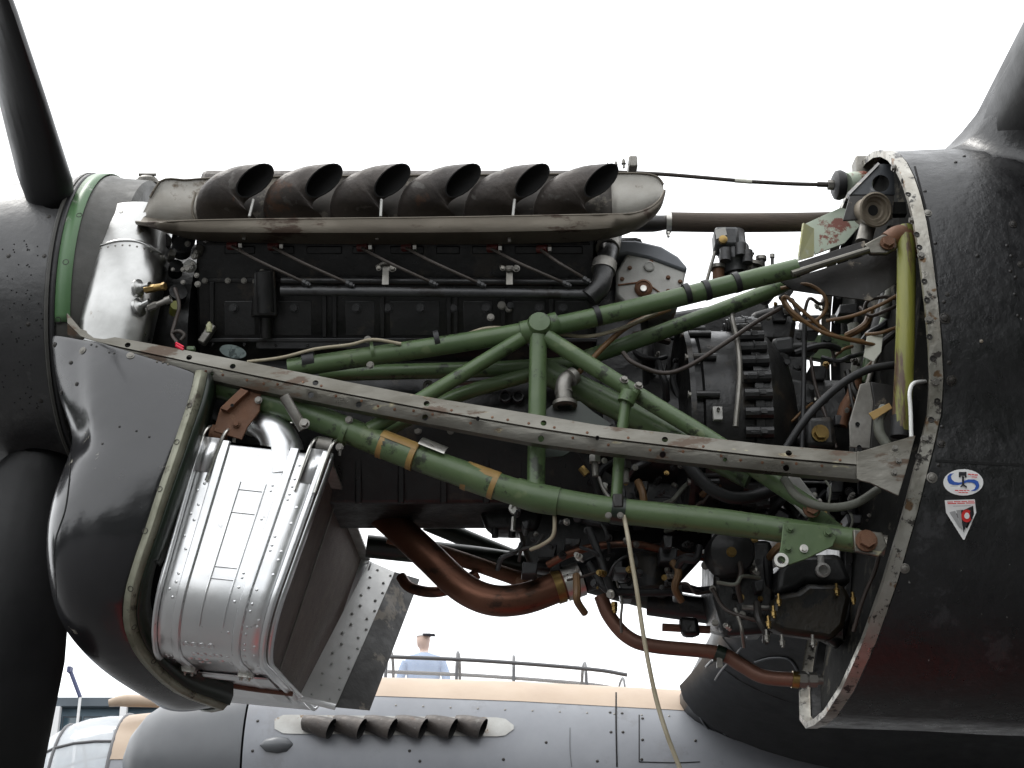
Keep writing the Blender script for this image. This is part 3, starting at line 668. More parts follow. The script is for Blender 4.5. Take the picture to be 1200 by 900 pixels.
brk = thing('hanger_bracket', 'rusty brown channel bracket holding the top of the aluminium radiator', 'bracket')
pl = [(258, 478), (282, 455), (306, 461), (304, 482), (290, 500), (283, 515), (250, 505)]
B().prism([P(x, y, -.37) for x, y in pl], (0, .006, 0)).build('web', M['rust'], brk, bevel=.001)
B().prism([P(258, 478, -.385), P(282, 455, -.385), P(291, 458, -.385), P(266, 481, -.385)], (0, .06, 0)).build('side_flange', M['rust'], brk)
piece('hole', M['soot_shade'], 'hole', brk, P(272, 475, -.388), (0, -1, 0), .003); piece('bolt', M['dull_metal'], 'bolt', brk, P(303, 469, -.373), (0, -1, 0), .006); piece('bolt', M['rust'], 'bolt', brk, P(277, 497, -.373), (0, -1, 0), .006)

el = thing('elbow_duct', 'bare aluminium elbow duct clamped above the radiator', 'duct')
b = B(); b.tube([P(291, 492, -.30), P(306, 497, -.32), P(322, 508, -.33), P(331, 528, -.33), P(333, 560, -.33)], [.026, .03, .038, .044, .045], 20, 5); b.build('elbow', M['alu'], el, ang=60)
b = B(); b.tube([P(289, 489, -.30), P(300, 494, -.31)], .034, 20); b.build('clamp_band', M['bright'], el)
b = B(); b.tube([P(352, 468, -.33), P(346, 488, -.34), P(343, 497, -.34)], .007, 10); b.build('vent_stub', M['bright'], el)
st = thing('steel_strut', 'short grey steel strut from the rail to the radiator top', 'strut')
b = B(); b.tube([P(333, 464, -.41), P(356, 503, -.39)], .011, 12); b.build('rod', M['dull_metal'], st)
b = B(); b.bolt(P(357, 497, -.41), (0, -1, 0), .008, .014); b.build('bolt', M['dull_metal'], st)
ds = tag(B().tube([P(238, 463, -.25), P(262, 468, -.28), P(273, 476, -.28)], [.05, .055, .045], 18).build('intake_boot', M['rubber']), 'black rubber boot bulging between the cowling strip and the rusty bracket', 'boot')

# ---------------------------------------------------------------- engine
eng = thing('aero_engine', 'big black twelve cylinder aero engine filling the open bay', 'engine')
def Yf(py): return lerp1([(255, -.325), (285, -.315), (400, -.215), (420, -.20), (470, -.215), (600, -.10)], py)
def F(px, py, off=0.0): return P(px, py, Yf(py)-off)
def slab(px0, py0, px1, py1, off, back=.02):
    f = [F(px0, py0, off), F(px1, py0, off), F(px1, py1, off), F(px0, py1, off)]; r_ = [F(px0, py0, -back), F(px1, py0, -back), F(px1, py1, -back), F(px0, py1, -back)]
    return B().loft([f, r_])
# cylinder bank (this side) and its twin, crankcase, sump
b = B(); x0, x1 = -.70, .185
bank = [(-.10, 3.17), (-.30, 3.13), (-.325, 3.06), (-.215, 2.84), (-.16, 2.80), (.0, 2.85)]
b.loft([[Vector((x, y, z)) for y, z in bank] for x in (x0, x1)]); b.build('cylinder_bank', M['engine'], eng, bevel=.006)
b = B(); b.loft([[Vector((x, -y, z)) for y, z in bank] for x in (x0, x1)]); b.build('cylinder_bank', M['engine'], eng, bevel=.006)
b = B(); cc_ = [(-.16, 2.87), (-.205, 2.80), (-.215, 2.68), (-.17, 2.60), (-.11, 2.515), (.11, 2.515), (.17, 2.6), (.215, 2.68), (.205, 2.80), (.16, 2.87)]
b.loft([[Vector((x, y, z)) for y, z in cc_] for x in (-.72, .20)]); b.build('crankcase', M['engine'], eng, bevel=.008)
b = B(); b.lathe([(.05, -.86), (.22, -.86), (.25, -.82), (.25, -.72), (.2, -.70)], (0, 0, 2.93), (1, 0, 0), 40); b.build('reduction_gear_case', M['engine'], eng)
for s in (-1, 1):
    rc = [(.10, 3.25), (.13, 3.285), (.22, 3.29), (.275, 3.26), (.30, 3.19), (.28, 3.13), (.10, 3.13)]
    b = B(); b.loft([[Vector((x, s*y, z)) for y, z in rc] for x in (-.715, -.70, .22, .245)]); b.build('rocker_cover', M['exhaust'], eng, bevel=.012)
for px, h in [(712, 7), (722, 9), (731, 12), (738, 9)]: piece('stud', M['dull_metal'], 'stud', eng, P(px, 197, -.26), (0, 0, 1), .0035*h/9)
B().box(P(741, 196, -.25), .02, .06, .03).build('end_fitting', M['dull_metal'], eng, bevel=.004)
# raised panels cast into the bank
up = [240, 262, 300, 318, 346, 358, 402, 412, 440, 456, 498, 510, 540, 552, 592, 602, 632, 644, 684]
for a, c in zip(up[::2], up[1::2]): slab(a, 301, c, 322, .006).build('cast_panel', M['engine_panel'], eng, bevel=.003)
for a, c in zip(up[1::2], up[2::2]): slab(a+1, 288, c-1, 298, .008).build('cast_panel', M['engine_panel'], eng, bevel=.003)
lo = [(262, 300), (312, 366), (404, 440), (456, 516), (542, 578), (600, 640), (650, 690)]
for a, c in lo: slab(a, 352, c, 394, .008).build('cast_panel', M['engine_panel'], eng, bevel=.003)
for x in (248, 306, 380, 392, 448, 526, 534, 590, 646): slab(x-3, 330, x+3, 396, .012).build('rib', M['engine'], eng, bevel=.002)
slab(238, 326, 692, 331, .012).build('ledge', M['engine'], eng, bevel=.002); slab(232, 396, 700, 401, .022).build('joint_flange', M['engine_grey'], eng, bevel=.002)
slab(238, 283, 692, 287, .012).build('ledge', M['engine'], eng, bevel=.002)
for x in (274, 345, 455, 532, 570, 632, 660, 493, 418): piece('bolt', M['engine_grey'], 'bolt', eng, F(x, 361, .009), (0, -1, -.4), .008)
for x in (240, 267, 286): piece('bolt', M['dull_metal'], 'bolt', eng, F(x, 329, .014), (0, -1, -.4), .005)
for x, y, r_, m in [(223, 312, .011, 'casting'), (301, 330, .007, 'dull_metal'), (307, 319, .005, 'dull_metal'), (588, 358, .007, 'dull_metal'), (598, 358, .006, 'engine_grey'), (302, 355, .006, 'dull_metal'), (320, 355, .006, 'dull_metal')]: piece('bolt', M[m], 'bolt', eng, F(x, y, .02), (0, -1, -.4), r_)
for x in range(250, 690, 37): piece('stud', M['engine_grey'], 'stud', eng, F(x, 399, .012), (0, -.3, -1), .0034)
# front bracket casting and lever
B().loft([[F(x, y, o_) for x, y in ((298, 318), (322, 316), (326, 372), (294, 372))] for o_ in (.055, 0)]).build('pump_body', M['engine'], eng, bevel=.006)
B().tube([F(310, 318, .05), F(312, 366, .05)], .02, 16).build('pump_body', M['engine_panel'], eng)
B().tube([F(312, 372, .03), F(312, 396, .03)], .014, 12).build('pump_stem', M['engine'], eng)
B().box(F(243, 392, .03), .018, .02, .05, Matrix.Rotation(.5, 3, 'Y')).build('lever', M['dull_metal'], eng, bevel=.003)
# crankcase side details
for x in (420, 470, 520, 570, 615): slab(x-4, 505, x+4, 590, .014).build('rib', M['engine'], eng, bevel=.003)
slab(300, 399, 560, 409, .02).build('side_plate', M['engine_grey'], eng, bevel=.002)
slab(440, 535, 620, 541, .012).build('ledge', M['engine'], eng, bevel=.002)
for x, y in [(490, 505), (528, 505), (596, 362), (495, 470)]: piece('bolt', M['dull_metal'], 'bolt', eng, F(x, y, .015), (0, -1, -.3), .006)
b = B(); b.tube([F(502, 452, .03), F(575, 447, .03)], .008, 10, flat=.5); b.lathe([(.012, -.004), (.012, .004), (.005, .004), (.005, -.004)], F(502, 452, .034), (0, -1, 0), 14); b.build('link_rod', M['dull_metal'], eng)
for x in (592, 607):
    b = B(); b.lathe([(.008, 0), (.0125, .004), (.0125, .03), (.0095, .03), (.009, .012), (0, .012)], F(x, 467, .0), (0, -1, -.15), 16); b.build('oil_port', M['engine_grey'], eng)
b = B(); b.lathe([(.011, 0), (.011, .03), (.0085, .03), (.008, .014), (0, .014)], F(528, 465, .0), (.1, -1, -.1), 16); b.build('oil_port', M['casting'], eng)
pl = tag(B().loft([[F(273+15.5*math.cos(a/24*2*PI)+1.5*math.sin(a/24*2*PI), 412+8*math.sin(a/24*2*PI)+2*math.cos(a/24*2*PI), o_) for a in range(24)] for o_ in (.035, .032)]).build('maker_plate', M['plate_blue']), 'oval pale blue grey data plate lying on the crankcase by the rail', 'plate')
# rear end: coolant pipe, wheelcase, supercharger
b = B(); b.tube([P(690, 350, -.36), P(703, 336, -.36), P(709, 310, -.34), P(714, 288, -.3), P(718, 275, -.24)], .022, 18); b.build('coolant_pipe', M['engine_panel'], eng)
for q in [((707, 318, -.345), (709, 308, -.34)), ((712, 292, -.31), (714, 284, -.29))]: B().tube([P(*q[0]), P(*q[1])], .027, 18).build('hose_clamp', M['dull_metal'], eng)
b = B(); b.box((.24, 0, 2.86), .14, .4, .44); b.build('wheelcase', M['engine'], eng, bevel=.02)
b = B(); b.box((.25, 0, 3.05), .12, .34, .2); b.build('wheelcase_top', M['engine'], eng, bevel=.02)
SC = Vector((0, -.09, Zp(468, -.29)))
x_a, x_b, x_c, x_d = Xp(722, 468, -.29), Xp(800, 468, -.29), Xp(872, 468, -.29), Xp(905, 468, -.29)
x_a, x_b, x_c, x_d = x_a+.02, x_b+.02, x_c+.024, x_d+.024; KR = 1.13
b = B(); b.lathe([(.08*KR, x_a-.05), (.11*KR, x_a), (.115*KR, x_b-.02), (.16*KR, x_b-.005)], SC, (1, 0, 0), 48); b.build('intake_throat', M['engine'], eng)
b = B(); b.lathe([(.15*KR, x_b-.006), (.206*KR, x_b-.006), (.206*KR, x_b+.006), (.19*KR, x_b+.008), (.19*KR, x_b+.022), (.2*KR, x_b+.026), (.198*KR, x_c-.03), (.2*KR, x_c-.008), (.214*KR, x_c-.006), (.214*KR, x_c+.012), (.15*KR, x_c+.012)], SC, (1, 0, 0), 72); b.build('supercharger_case', M['engine'], eng, ang=30)
b = B(); b.lathe([(.15*KR, x_c+.012), (.212*KR, x_c+.013), (.212*KR, x_c+.03), (.196*KR, x_c+.032), (.19*KR, x_d-.01), (.15*KR, x_d+.03), (.1*KR, x_d+.05), (.1*KR, x_d+.16), (0*KR, x_d+.16)], SC, (1, 0, 0), 72); b.build('rear_cover', M['engine'], eng, ang=30)
for k in range(22):
    a = R(-5+k*9.6); d = Vector((0, -math.sin(a), math.cos(a)))
    piece('stud', M['engine_panel'], 'stud', eng, SC+Vector((x_c-.02, 0, 0))+d*.222*KR, (1, 0, 0), .0082)
    B().tube([SC+Vector((x_c-.03, 0, 0))+d*.214*KR, SC+Vector((x_c+.028, 0, 0))+d*.216*KR], .0135, 10).build('stud_boss', M['engine'], eng)
for k in range(6):
    a = R(18+k*24); d = Vector((0, -math.sin(a), math.cos(a))); c = SC+Vector((x_b, 0, 0))+d*.203*KR
    piece('bolt', M['dull_metal'], 'bolt', eng, c+Vector((-.012, 0, 0)), (1, 0, 0), .006); B().tube([c+Vector((.006, 0, 0)), c+Vector((.055, 0, 0))], .0085, 10).build('stud_boss', M['engine'], eng)
B().tube([SC+Vector((x_b, -.16, -.157)), SC+Vector((x_c-.03, -.16, -.157))], .005, 8).build('cast_seam', M['engine_grey'], eng)
b = B(); c = P(841, 485, -.325); b.box(c, .02, .012, .03); b.lathe([(.004, 0), (.004, .01)], c+Vector((0, -.004, .006)), (0, -1, 0), 8); b.build('drain_lug', M['casting'], eng, bevel=.005)
# camshaft-drive cover: grey casting and its blue-grey top
cv = thing('camshaft_drive_cover', 'pale grey cast cover with blue grey top behind the exhaust shroud', 'engine cover')
f1 = [(722, 345), (722, 318), (735, 296), (760, 301), (804, 318), (800, 338), (795, 352), (770, 362), (735, 358)]
B().prism([P(x, y, -.25) for x, y in f1], (0, .18, 0)).build('face', M['casting'], cv, bevel=.006)
f2 = [(716, 288), (722, 281), (745, 281), (775, 288), (795, 300), (806, 313), (804, 318), (760, 302), (735, 297), (718, 300)]
B().prism([P(x, y, -.256) for x, y in f2], (0, .2, 0)).build('top', M['blue_grey'], cv, bevel=.006)
B().tube([P(724, 334, -.252), P(752, 331, -.252), P(762, 335, -.252), P(776, 345, -.252)], .002, 6).build('joint_bead', M['rust'], cv)
b = B(); b.lathe([(.02, -.004), (.02, .005), (.015, .009), (.015, .006), (.008, .006), (.008, .01), (0, .01)], P(754, 338, -.254), (0, -1, -.1), 22); b.build('plug', M['rust'], cv)
b = B(); b.lathe([(.008, 0), (.007, .003), (0, .003)], P(754, 338, -.264), (0, -1, -.1), 14); b.build('plug_slot', M['bright'], cv)
b = B(); b.lathe([(.012, -.003), (.012, .002), (.009, .003), (.009, .0015), (0, .0015)], P(761, 312, -.253), (0, -1, -.1), 18); b.build('round_pad', M['casting'], cv)
for q in [(738, 314), (783, 325), (783, 341), (729, 327), (763, 307), (797, 330)]: piece('bolt', M['rust'], 'bolt', cv, P(*q, -.252), (0, -1, 0), .0038)

# ---------------------------------------------------------------- ignition harness
ign = thing('ignition_conduit', 'grey ignition conduit tube along the engine with leads to red capped plugs', 'conduit')
B().tube([P(329, 341, -.36), P(500, 342.5, -.36), P(694, 345, -.36)], .0105, 14).build('conduit', M['engine_grey'], ign)
B().tube([P(330, 329, -.31), P(690, 331, -.31)], .009, 12).build('conduit', M['engine_panel'], ign)
for (a, c), (d, e) in [((272, 289), (357, 331)), ((320, 290), (408, 332)), ((424, 291), (506, 331)), ((476, 291), (562, 332)), ((576, 292), (662, 332)), ((634, 293), (686, 327))]:
    b = B(); m_ = ((a+d)/2-4, (c+e)/2+3); b.tube([P(a, c, -.36), P(a+(d-a)*.35, c+(e-c)*.36+1, -.385), P(a+(d-a)*.7, c+(e-c)*.72, -.385), P(d, e, -.37)], .0036, 8); b.build('lead', M['lead_braid'], ign)
    u_ = P(d, e, -.37)-P(a, c, -.36); piece('union', M['engine_grey'], 'union', ign, P(d-2, e-1, -.372), u_, .0058)
    b = B(); b.tube([P(a-4, c-1, -.345), P(a+8, c-1.5, -.355)], .0095, 12); b.build('plug_cap', M['red'], ign)
    b = B(); b.tube([P(a+8, c-1.5, -.355), P(a+12, c-1.5, -.355)], .0085, 6); b.build('plug_nut', M['bright'], ign)
for x in (452, 597):
    b = B(); b.tube([P(x-10, 313, -.345), P(x, 308 if x < 500 else 316, -.36), P(x+10, 313, -.345)], .005, 8); b.box(P(x, 323, -.352), .014, .006, .045); b.bolt(P(x+8, 315, -.362), (0, -1, 0), .006, .008); b.bolt(P(x-8, 315, -.362), (0, -1, 0), .004, .008); b.build('support_bracket', M['dull_metal'], ign)

# ---------------------------------------------------------------- exhaust stubs and shroud
ordn = ['first exhaust stub from the propeller, beside the flat shroud end', 'second exhaust stub from the propeller', 'third exhaust stub from the propeller', 'third exhaust stub from the rounded shroud end', 'second exhaust stub from the rounded shroud end', 'last exhaust stub, next to the rounded end of the shroud']
for k in range(6):
    dx = [0, 78, 155, 233, 310, 391][k]; ox = [0, 81, 161, 244, 325, 406][k]
    outl = [(236, 272), (231, 255), (230, 238), (238, 220), (256, 206), (283, 195.5), (315, 192)]
    inn = [(304, 272), (302, 257), (293, 250), (287, 244), (283, 239), (281.5, 235), (282.5, 231)]
    vy = [.03, .036, .039, .038, .034, .03, .026]; vx = [0, 0, 0, .005, .012, .019, .025]; Ys = [-.31, -.335, -.36, -.375, -.385, -.39, -.395]
    rings, ir = [], []
    for i in range(7):
        sh = dx+(ox-dx)*i/6
        a = P(outl[i][0]+sh, outl[i][1], Ys[i]); c = P(inn[i][0]+sh, inn[i][1], Ys[i]); m_ = (a+c)/2; u = (a-c)/2; v = Vector((vx[i], vy[i], vy[i]*.12))
        rings.append((m_, u, v))
    rr = []; N_ = 22
    C1 = crom([r_[0] for r_ in rings], 3); U1 = crom([r_[1] for r_ in rings], 3); V1 = crom([r_[2] for r_ in rings], 3)
    for i, (m_, u, v) in enumerate(zip(C1, U1, V1)):
        e = 1.025 if i in (12,) else 1.0
        rr.append([m_+u*math.cos(2*PI*j/N_)*e+v*math.sin(2*PI*j/N_)*e for j in range(N_)])
    wall = [[C1[i]+U1[i]*.93*math.cos(2*PI*j/N_)+V1[i]*.9*math.sin(2*PI*j/N_) for j in range(N_)] for i in range(len(C1)-1, 2, -1)]
    root = thing('exhaust_stub', 'dark sooty '+ordn[k], 'exhaust pipe', 'six exhaust stubs along the engine')
    B().loft(rr, True, False).build('pipe', M['exhaust'], root, ang=60)
    B().loft([rr[-1]]+wall, True, False).build('bore', M['soot_shade'], root, ang=50)
sh = thing('exhaust_shroud', 'heat stained metal trough under the row of exhaust stubs with rounded aft end', 'exhaust shroud')
cols_ = []   # px, back top, back bottom, belly, lip (pixel rows) and their depths
tab = [(158, 254, 256, 263, 260), (176, 213, 258, 266, 261), (205, 211, 262, 274, 260), (240, 209, 264, 281, 258.5), (330, 207, 265, 284, 257), (450, 206, 265, 285, 256), (560, 205, 265, 285, 254.5), (660, 204, 265, 283, 252.5), (710, 203, 263, 279, 251.5), (742, 203, 258, 270, 250), (763, 204, 248, 257, 243), (776, 208, 238, 243, 233), (782, 216, 226, 227, 223)]
rows = [[], [], [], [], [], []]
tc_ = crom([Vector((t[0], t[1], t[2])) for t in tab], 4); td_ = crom([Vector((t[0], t[3], t[4])) for t in tab], 4)
for a, c in zip(tc_, td_):
    px = a.x; s = min(1, max(0, (px-158)/40)); e = min(1, max(.12, (790-px)/70)); dpt = min(.25+.75*s, e)
    X_ = Xp(px, 240, -.38)
    def q(py, Y): return Vector((X_, Y, Zp(py, Y)))
    yb, yl = -.335, -.335-.09*dpt
    rows[0].append(q(a.y, yb+.01)); rows[1].append(q((a.y+a.z)/2, yb+.012)); rows[2].append(q(a.z-2, yb+.004)); rows[3].append(q(c.y, yb-.025*dpt)); rows[4].append(q((c.y*.55+c.z*.45), yl+.012*dpt)); rows[5].append(q(c.z, yl))
B().grid(rows[2:]).build('lower_lip', M['shroud'], sh, solid=.0025, ang=60)
i0 = next(i for i, v in enumerate(tc_) if v.x > 236); i1 = next(i for i, v in enumerate(tc_) if v.x > 712)
for s0, s1, m_ in ((0, i0+1, 'shroud_in'), (i0, i1+1, 'shroud_dark'), (i1, len(tc_), 'shroud_in')): B().grid([r_[s0:s1] for r_ in rows[:3]]).build('back_panel', M[m_], sh, solid=.0025, ang=60)  # middle stretch of the back panel is darker than its ends
B().tube(rows[5][::2], .0028, 8, 2).build('rolled_edge', M['shroud'], sh)
B().tube(rows[0][2::2], .0026, 8, 2).build('rolled_edge', M['shroud'], sh)
for x, y in [(286, 277), (442, 277), (597, 280)]: B().box(P(x, y, -.385), .008, .006, .016).build('drain_tab', M['dull_metal'], sh, bevel=.002)
for x, t in [(297, 5), (447, 1), (603, 2)]: B().tube([P(x-t, 254, -.42), P(x, 234, -.40)], .003, 8).build('stay_pin', M['casting'], sh)
B().tube([P(229, 260, -.355), P(225, 245, -.355), P(229, 226, -.345)], .003, 8).build('stay_pin', M['shroud'], sh)

# ---------------------------------------------------------------- tubular bearer
bea = thing('engine_bearer', 'green tubular steel frame carrying the engine from the firewall', 'engine mount')
def tb(pts, r_, m='green', name='tube', n=4): return B().tube([P(*q) for q in pts], r_, 20, n).build(name, M[m], bea, ang=60)
tb([(338, 432, -.35), (640, 384, -.36), (935, 314, -.40)], .0205, n=6)
tb([(375, 438, -.26), (630, 430, -.27), (700, 415, -.28), (875, 352, -.30), (940, 322, -.34)], .0175, n=5)
tb([(243, 447, -.33), (352, 483, -.345), (470, 529, -.36), (590, 572, -.37), (640, 586, -.37)], .0275)
tb([(628, 583, -.37), (720, 598, -.38), (850, 612, -.39), (1006, 634, -.42)], [.0275, .026, .026, .024])
tb([(432, 504, -.365), (520, 452, -.365), (612, 396, -.365)], .0155)
tb([(448, 506, -.30), (535, 464, -.29), (632, 436, -.28)], .0155, 'green')
tb([(631, 384, -.37), (628, 575, -.37)], .0185); tb([(640, 395, -.37), (740, 458, -.375), (835, 516, -.39), (900, 560, -.40), (960, 600, -.41)], .0175)
tb([(640, 436, -.29), (720, 475, -.30), (800, 516, -.32), (880, 558, -.34)], .028)
tb([(735, 462, -.395), (727, 520, -.395), (722, 588, -.39)], .0115)
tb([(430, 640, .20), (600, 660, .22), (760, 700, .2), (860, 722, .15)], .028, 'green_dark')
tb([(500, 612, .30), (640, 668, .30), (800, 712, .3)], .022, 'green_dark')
tb([(455, 628, .12), (540, 655, .15), (640, 690, .18)], .018, 'rust')
c = P(632, 384, -.365); B().lathe([(.026, .03), (.026, -.02), (.022, -.028), (0, -.03)], c, (0, .96, -.1), 22).build('node_boss', M['green'], bea)
B().tube([P(610, 390, -.362), P(632, 386, -.362), P(654, 378, -.362)], [.024, .027, .024], 20).build('node_sleeve', M['green'], bea)
B().tube([P(604, 576, -.37), P(628, 583, -.37), P(655, 588, -.375)], [.029, .0305, .029], 20).build('node_sleeve', M['green'], bea)
for (x, y, Y, dx, dy, r_) in [(437, 413, -.355, 2, -.4, .0225), (512, 399, -.358, 3, -.6, .022), (805, 344, -.385, 3, -.8, .0225), (828, 340, -.387, 3, -.8, .0225), (863, 331, -.392, 3, -.9, .0225), (700, 370, -.368, 3, -.8, .0225), (405, 507, -.352, 3, 1.2, .0295), (362, 424, -.352, 7, -1, .0225)]:
    a = P(x-dx, y-dy, Y); d = P(x+dx, y+dy, Y); B().tube([a, d], r_, 20).build('clip_band', M['green'] if x in (437, 405) else M['rubber'], bea)
for x, y, Y in [(431, 398, -.37), (434, 428, -.385), (409, 492, -.38), (398, 524, -.385), (575, 372, -.37)]: piece('bolt', M['dull_metal'], 'bolt', bea, P(x, y, Y), (0, -1, -.2), .006)
for (a, c) in [((446, 520), (487, 536)), ((545, 557), (582, 570))]:
    B().tube([P(a[0], a[1], -.362), P(c[0], c[1], -.368)], .0290, 20).build('tape_band' , M['green'], bea)
    B().tube([P(a[0], a[1], -.362), P(a[0]+6, a[1]+2.4, -.362)], .0298, 20).build('tape_band', M['tape'], bea); B().tube([P(c[0]-6, c[1]-2.4, -.368), P(c[0], c[1], -.368)], .0298, 20).build('tape_band', M['tape'], bea)
    u, v = P(a[0], a[1], -.362), P(c[0], c[1], -.368); ax_ = (v-u).normalized(); up_ = Vector((.3, -.62, .72)); up_ = (up_-ax_*up_.dot(ax_)).normalized(); rows = []
    for t in (0, 1): rows.append([u.lerp(v, t)+(up_*math.cos(w_)+up_.cross(ax_)*math.sin(w_))*.0304 for w_ in [R(-38+76*i/8) for i in range(9)]])
    B().grid(rows).build('label_patch', M['tape'], bea)
u, v = P(490, 528, -.366), P(520, 540, -.368); ax_ = (v-u).normalized(); up_ = Vector((.3, -.62, .72)); up_ = (up_-ax_*up_.dot(ax_)).normalized()
B().grid([[u.lerp(v, t)+(up_*math.cos(R(w_))+up_.cross(ax_)*math.sin(R(w_)))*.0295 for w_ in (-40, -20, 0, 15)] for t in (0, .5, 1)]).build('peeled_label', M['bright'], bea)
B().tube([P(716, 597.5, -.38), P(732, 599.5, -.38)], .0285, 20).build('clip_band', M['green_dark'], bea)
B().box(P(724, 588, -.40), .022, .02, .03).build('clip_block', M['worn_black'], bea, bevel=.004)
for x in (713, 727): piece('bolt', M['dull_metal'], 'bolt', bea, P(x, 604, -.412), (0, -1, -.2), .005)
# fork on the diagonal
b = B(); b.tube([P(738, 460, -.40), P(733, 472, -.40)], .018, 14); b.tube([P(730, 448, -.405), P(735, 464, -.40)], .009, 10); b.tube([P(748, 456, -.405), P(740, 466, -.40)], .009, 10); b.build('fork', M['green'], bea)
for q in [(731, 446), (748, 453)]: piece('bolt', M['dull_metal'], 'bolt', bea, P(*q, -.41), (.2, -1, .6), .007)
# plate gussets at the firewall end
gu = B().prism([P(x, y, -.455) for x, y in [(918, 612), (970, 616), (980, 630), (976, 640), (945, 655), (925, 662), (912, 655), (915, 640)]], (0, .006, 0)).build('gusset', M['green'], bea, bevel=.0015)
gu2 = B().prism([P(x, y, -.39) for x, y in [(952, 600), (965, 598), (990, 618), (985, 630), (940, 620)]], (0, .006, 0)).build('gusset', M['green'], bea, bevel=.0015)
for q in [(926, 619), (970, 624), (923, 642), (942, 643)]: piece('bolt', M['green'] if q[0] != 942 else M['bright'], 'bolt', gu, P(*q, -.457), (0, -1, 0), .0062)
B().lathe([(.014, -.004), (.014, .006), (.008, .006), (.008, -.004)], P(915, 657, -.457), (0, -1, 0), 20).build('eye_bush', M['bright'], gu)
B().prism([P(x, y, -.41) for x, y in [(918, 560), (935, 556), (960, 588), (958, 602), (945, 606), (925, 585)]], (0, .01, 0)).build('fork_plate', M['casting'], bea, bevel=.002)
piece('bolt', M['rust'], 'bolt', bea, P(951, 597, -.415), (0, -1, 0), .013)
B().tube([P(1000, 632, -.42), P(1038, 640, -.43)], .021, 16).build('end_fork', M['steel'], bea); B().prism([P(x, y, -.455) for x, y in [(1000, 620), (1034, 624), (1040, 640), (1030, 652), (1002, 646)]], (0, .012, 0)).build('end_plate', M['steel'], bea, bevel=.002)
piece('bolt', M['rust'], 'bolt', bea, P(1015, 634, -.457), (0, -1, 0), .016)
# upper end: channel arm and pin
B().prism([P(x, y, -.405) for x, y in [(920, 312), (1013, 282), (1018, 292), (935, 324)]], (0, .006, 0)).build('channel_arm', M['worn_black'], bea, bevel=.001)
B().tube([P(928, 321, -.42), P(1018, 293, -.42)], .0075, 10).build('channel_edge', M['steel'], bea)
B().prism([P(x, y, -.42) for x, y in [(1013, 286), (1035, 274), (1050, 278), (1052, 290), (1040, 297), (1020, 297)]], (0, .014, 0)).build('pin_lug', M['steel'], bea, bevel=.003)
piece('bolt', M['rust'], 'bolt', bea, P(1040, 285, -.422), (0, -1, 0), .012)
B().prism([P(x, y, -.36) for x, y in [(915, 330), (1020, 298), (1055, 290), (1052, 330), (1020, 352), (965, 345), (930, 340)]], (0, .004, 0)).build('web_plate', M['worn_black'], bea)

# ---------------------------------------------------------------- firewall fittings
ty = thing('yellow_tube', 'chipped yellow green and brown upright tube in front of the firewall', 'tube')
B().tube([P(1062, 268, -.40), P(1062, 330, -.42), P(1060, 420, -.42), P(1056, 505, -.40)], .0195, 18).build('tube', M['tube_yellow'], ty)
B().tube([P(1040, 283, -.40), P(1052, 276, -.40), P(1062, 278, -.40), P(1064, 300, -.40)], [.021, .022, .023, .022], 16).build('bend', M['rust'], ty)
B().tube([P(1056, 488, -.402), P(1055, 512, -.398)], .0205, 16).build('boot', M['rubber'], ty)
tri = thing('triangular_bracket', 'dark triangular bracket with a large round hole at the firewall top', 'bracket')
b = B().prism([P(x, y, -.31) for x, y in [(1031, 192), (1047, 192), (1049, 228), (996, 228)]], (0, .006, 0)).build('plate', M['dark_bracket'], tri, bevel=.001)
ck = B(); ck.cyl(P(1032, 215, -.40), P(1032, 215, -.2), .019, 24); cut(b, ck)
B().prism([P(x, y, -.312) for x, y in [(996, 229), (1048, 229), (1046, 256), (988, 258)]], (0, .006, 0)).build('lower_web', M['worn_black'], tri, bevel=.001)
B().prism([P(1031, 192, -.316), P(996, 228, -.316), P(993, 226, -.30), P(1029, 190, -.30)], (0, .02, 0)).build('edge_flange', M['worn_black'], tri)
rc_ = thing('round_socket', 'round cream metal socket with a dark centre hole below the triangular bracket', 'socket')
B().lathe([(.03, .05), (.034, .01), (.0385, 0), (.0395, -.006), (.036, -.008), (.034, -.004), (.030, -.004), (.028, .004), (.022, .004), (.019, .008), (.012, .008), (.011, .02), (0, .02)], P(1025, 246, -.34), (-.25, 1, .38), 32).build('socket', M['socket'], rc_)
B().lathe([(.0122, .0072), (0, .0072)], P(1025, 246, -.34), (-.25, 1, .38), 20).build('bore', M['soot_shade'], rc_)  # dark disc across the opening, the hole's shade put into its colour
B().tube([P(1020, 254, -.30), P(1012, 284, -.30)], .018, 14).build('stem', M['dull_metal'], rc_)
B().box(P(1048, 246, -.30), .05, .02, .03).build('arm', M['bulkhead'], rc_)
pg = thing('chipped_bracket', 'pale green metal bracket with red paint chips beside the brown hose', 'bracket')
B().prism([P(x, y, -.15) for x, y in [(944, 262), (985, 243), (1012, 250), (1010, 262), (990, 285), (955, 298)]], (0, .006, 0)).build('side_plate', M['pale_green'], pg, bevel=.001)
B().prism([P(942, 261, -.17), P(954, 268, -.15), P(954, 300, -.15), P(936, 305, -.17)], (-.003, .006, 0)).build('front_flange', M['yellow_chip'], pg)
rod = thing('control_rod', 'thin brown control rod with a white tape joint reaching the black grommet', 'rod')
B().tube([P(705, 201, -.16), P(764, 203.5, -.18), P(800, 206, -.18), P(862, 211.5, -.18)], .0048, 10).build('rod', M['lead_braid'], rod)
B().tube([P(861, 211.5, -.18), P(881, 213, -.18)], .0055, 10).build('tape_joint', M['white_plate'], rod)
B().tube([P(880, 213, -.18), P(930, 215.5, -.18), P(972, 216.5, -.18)], .0048, 10).build('rod', M['lead_braid'], rod)
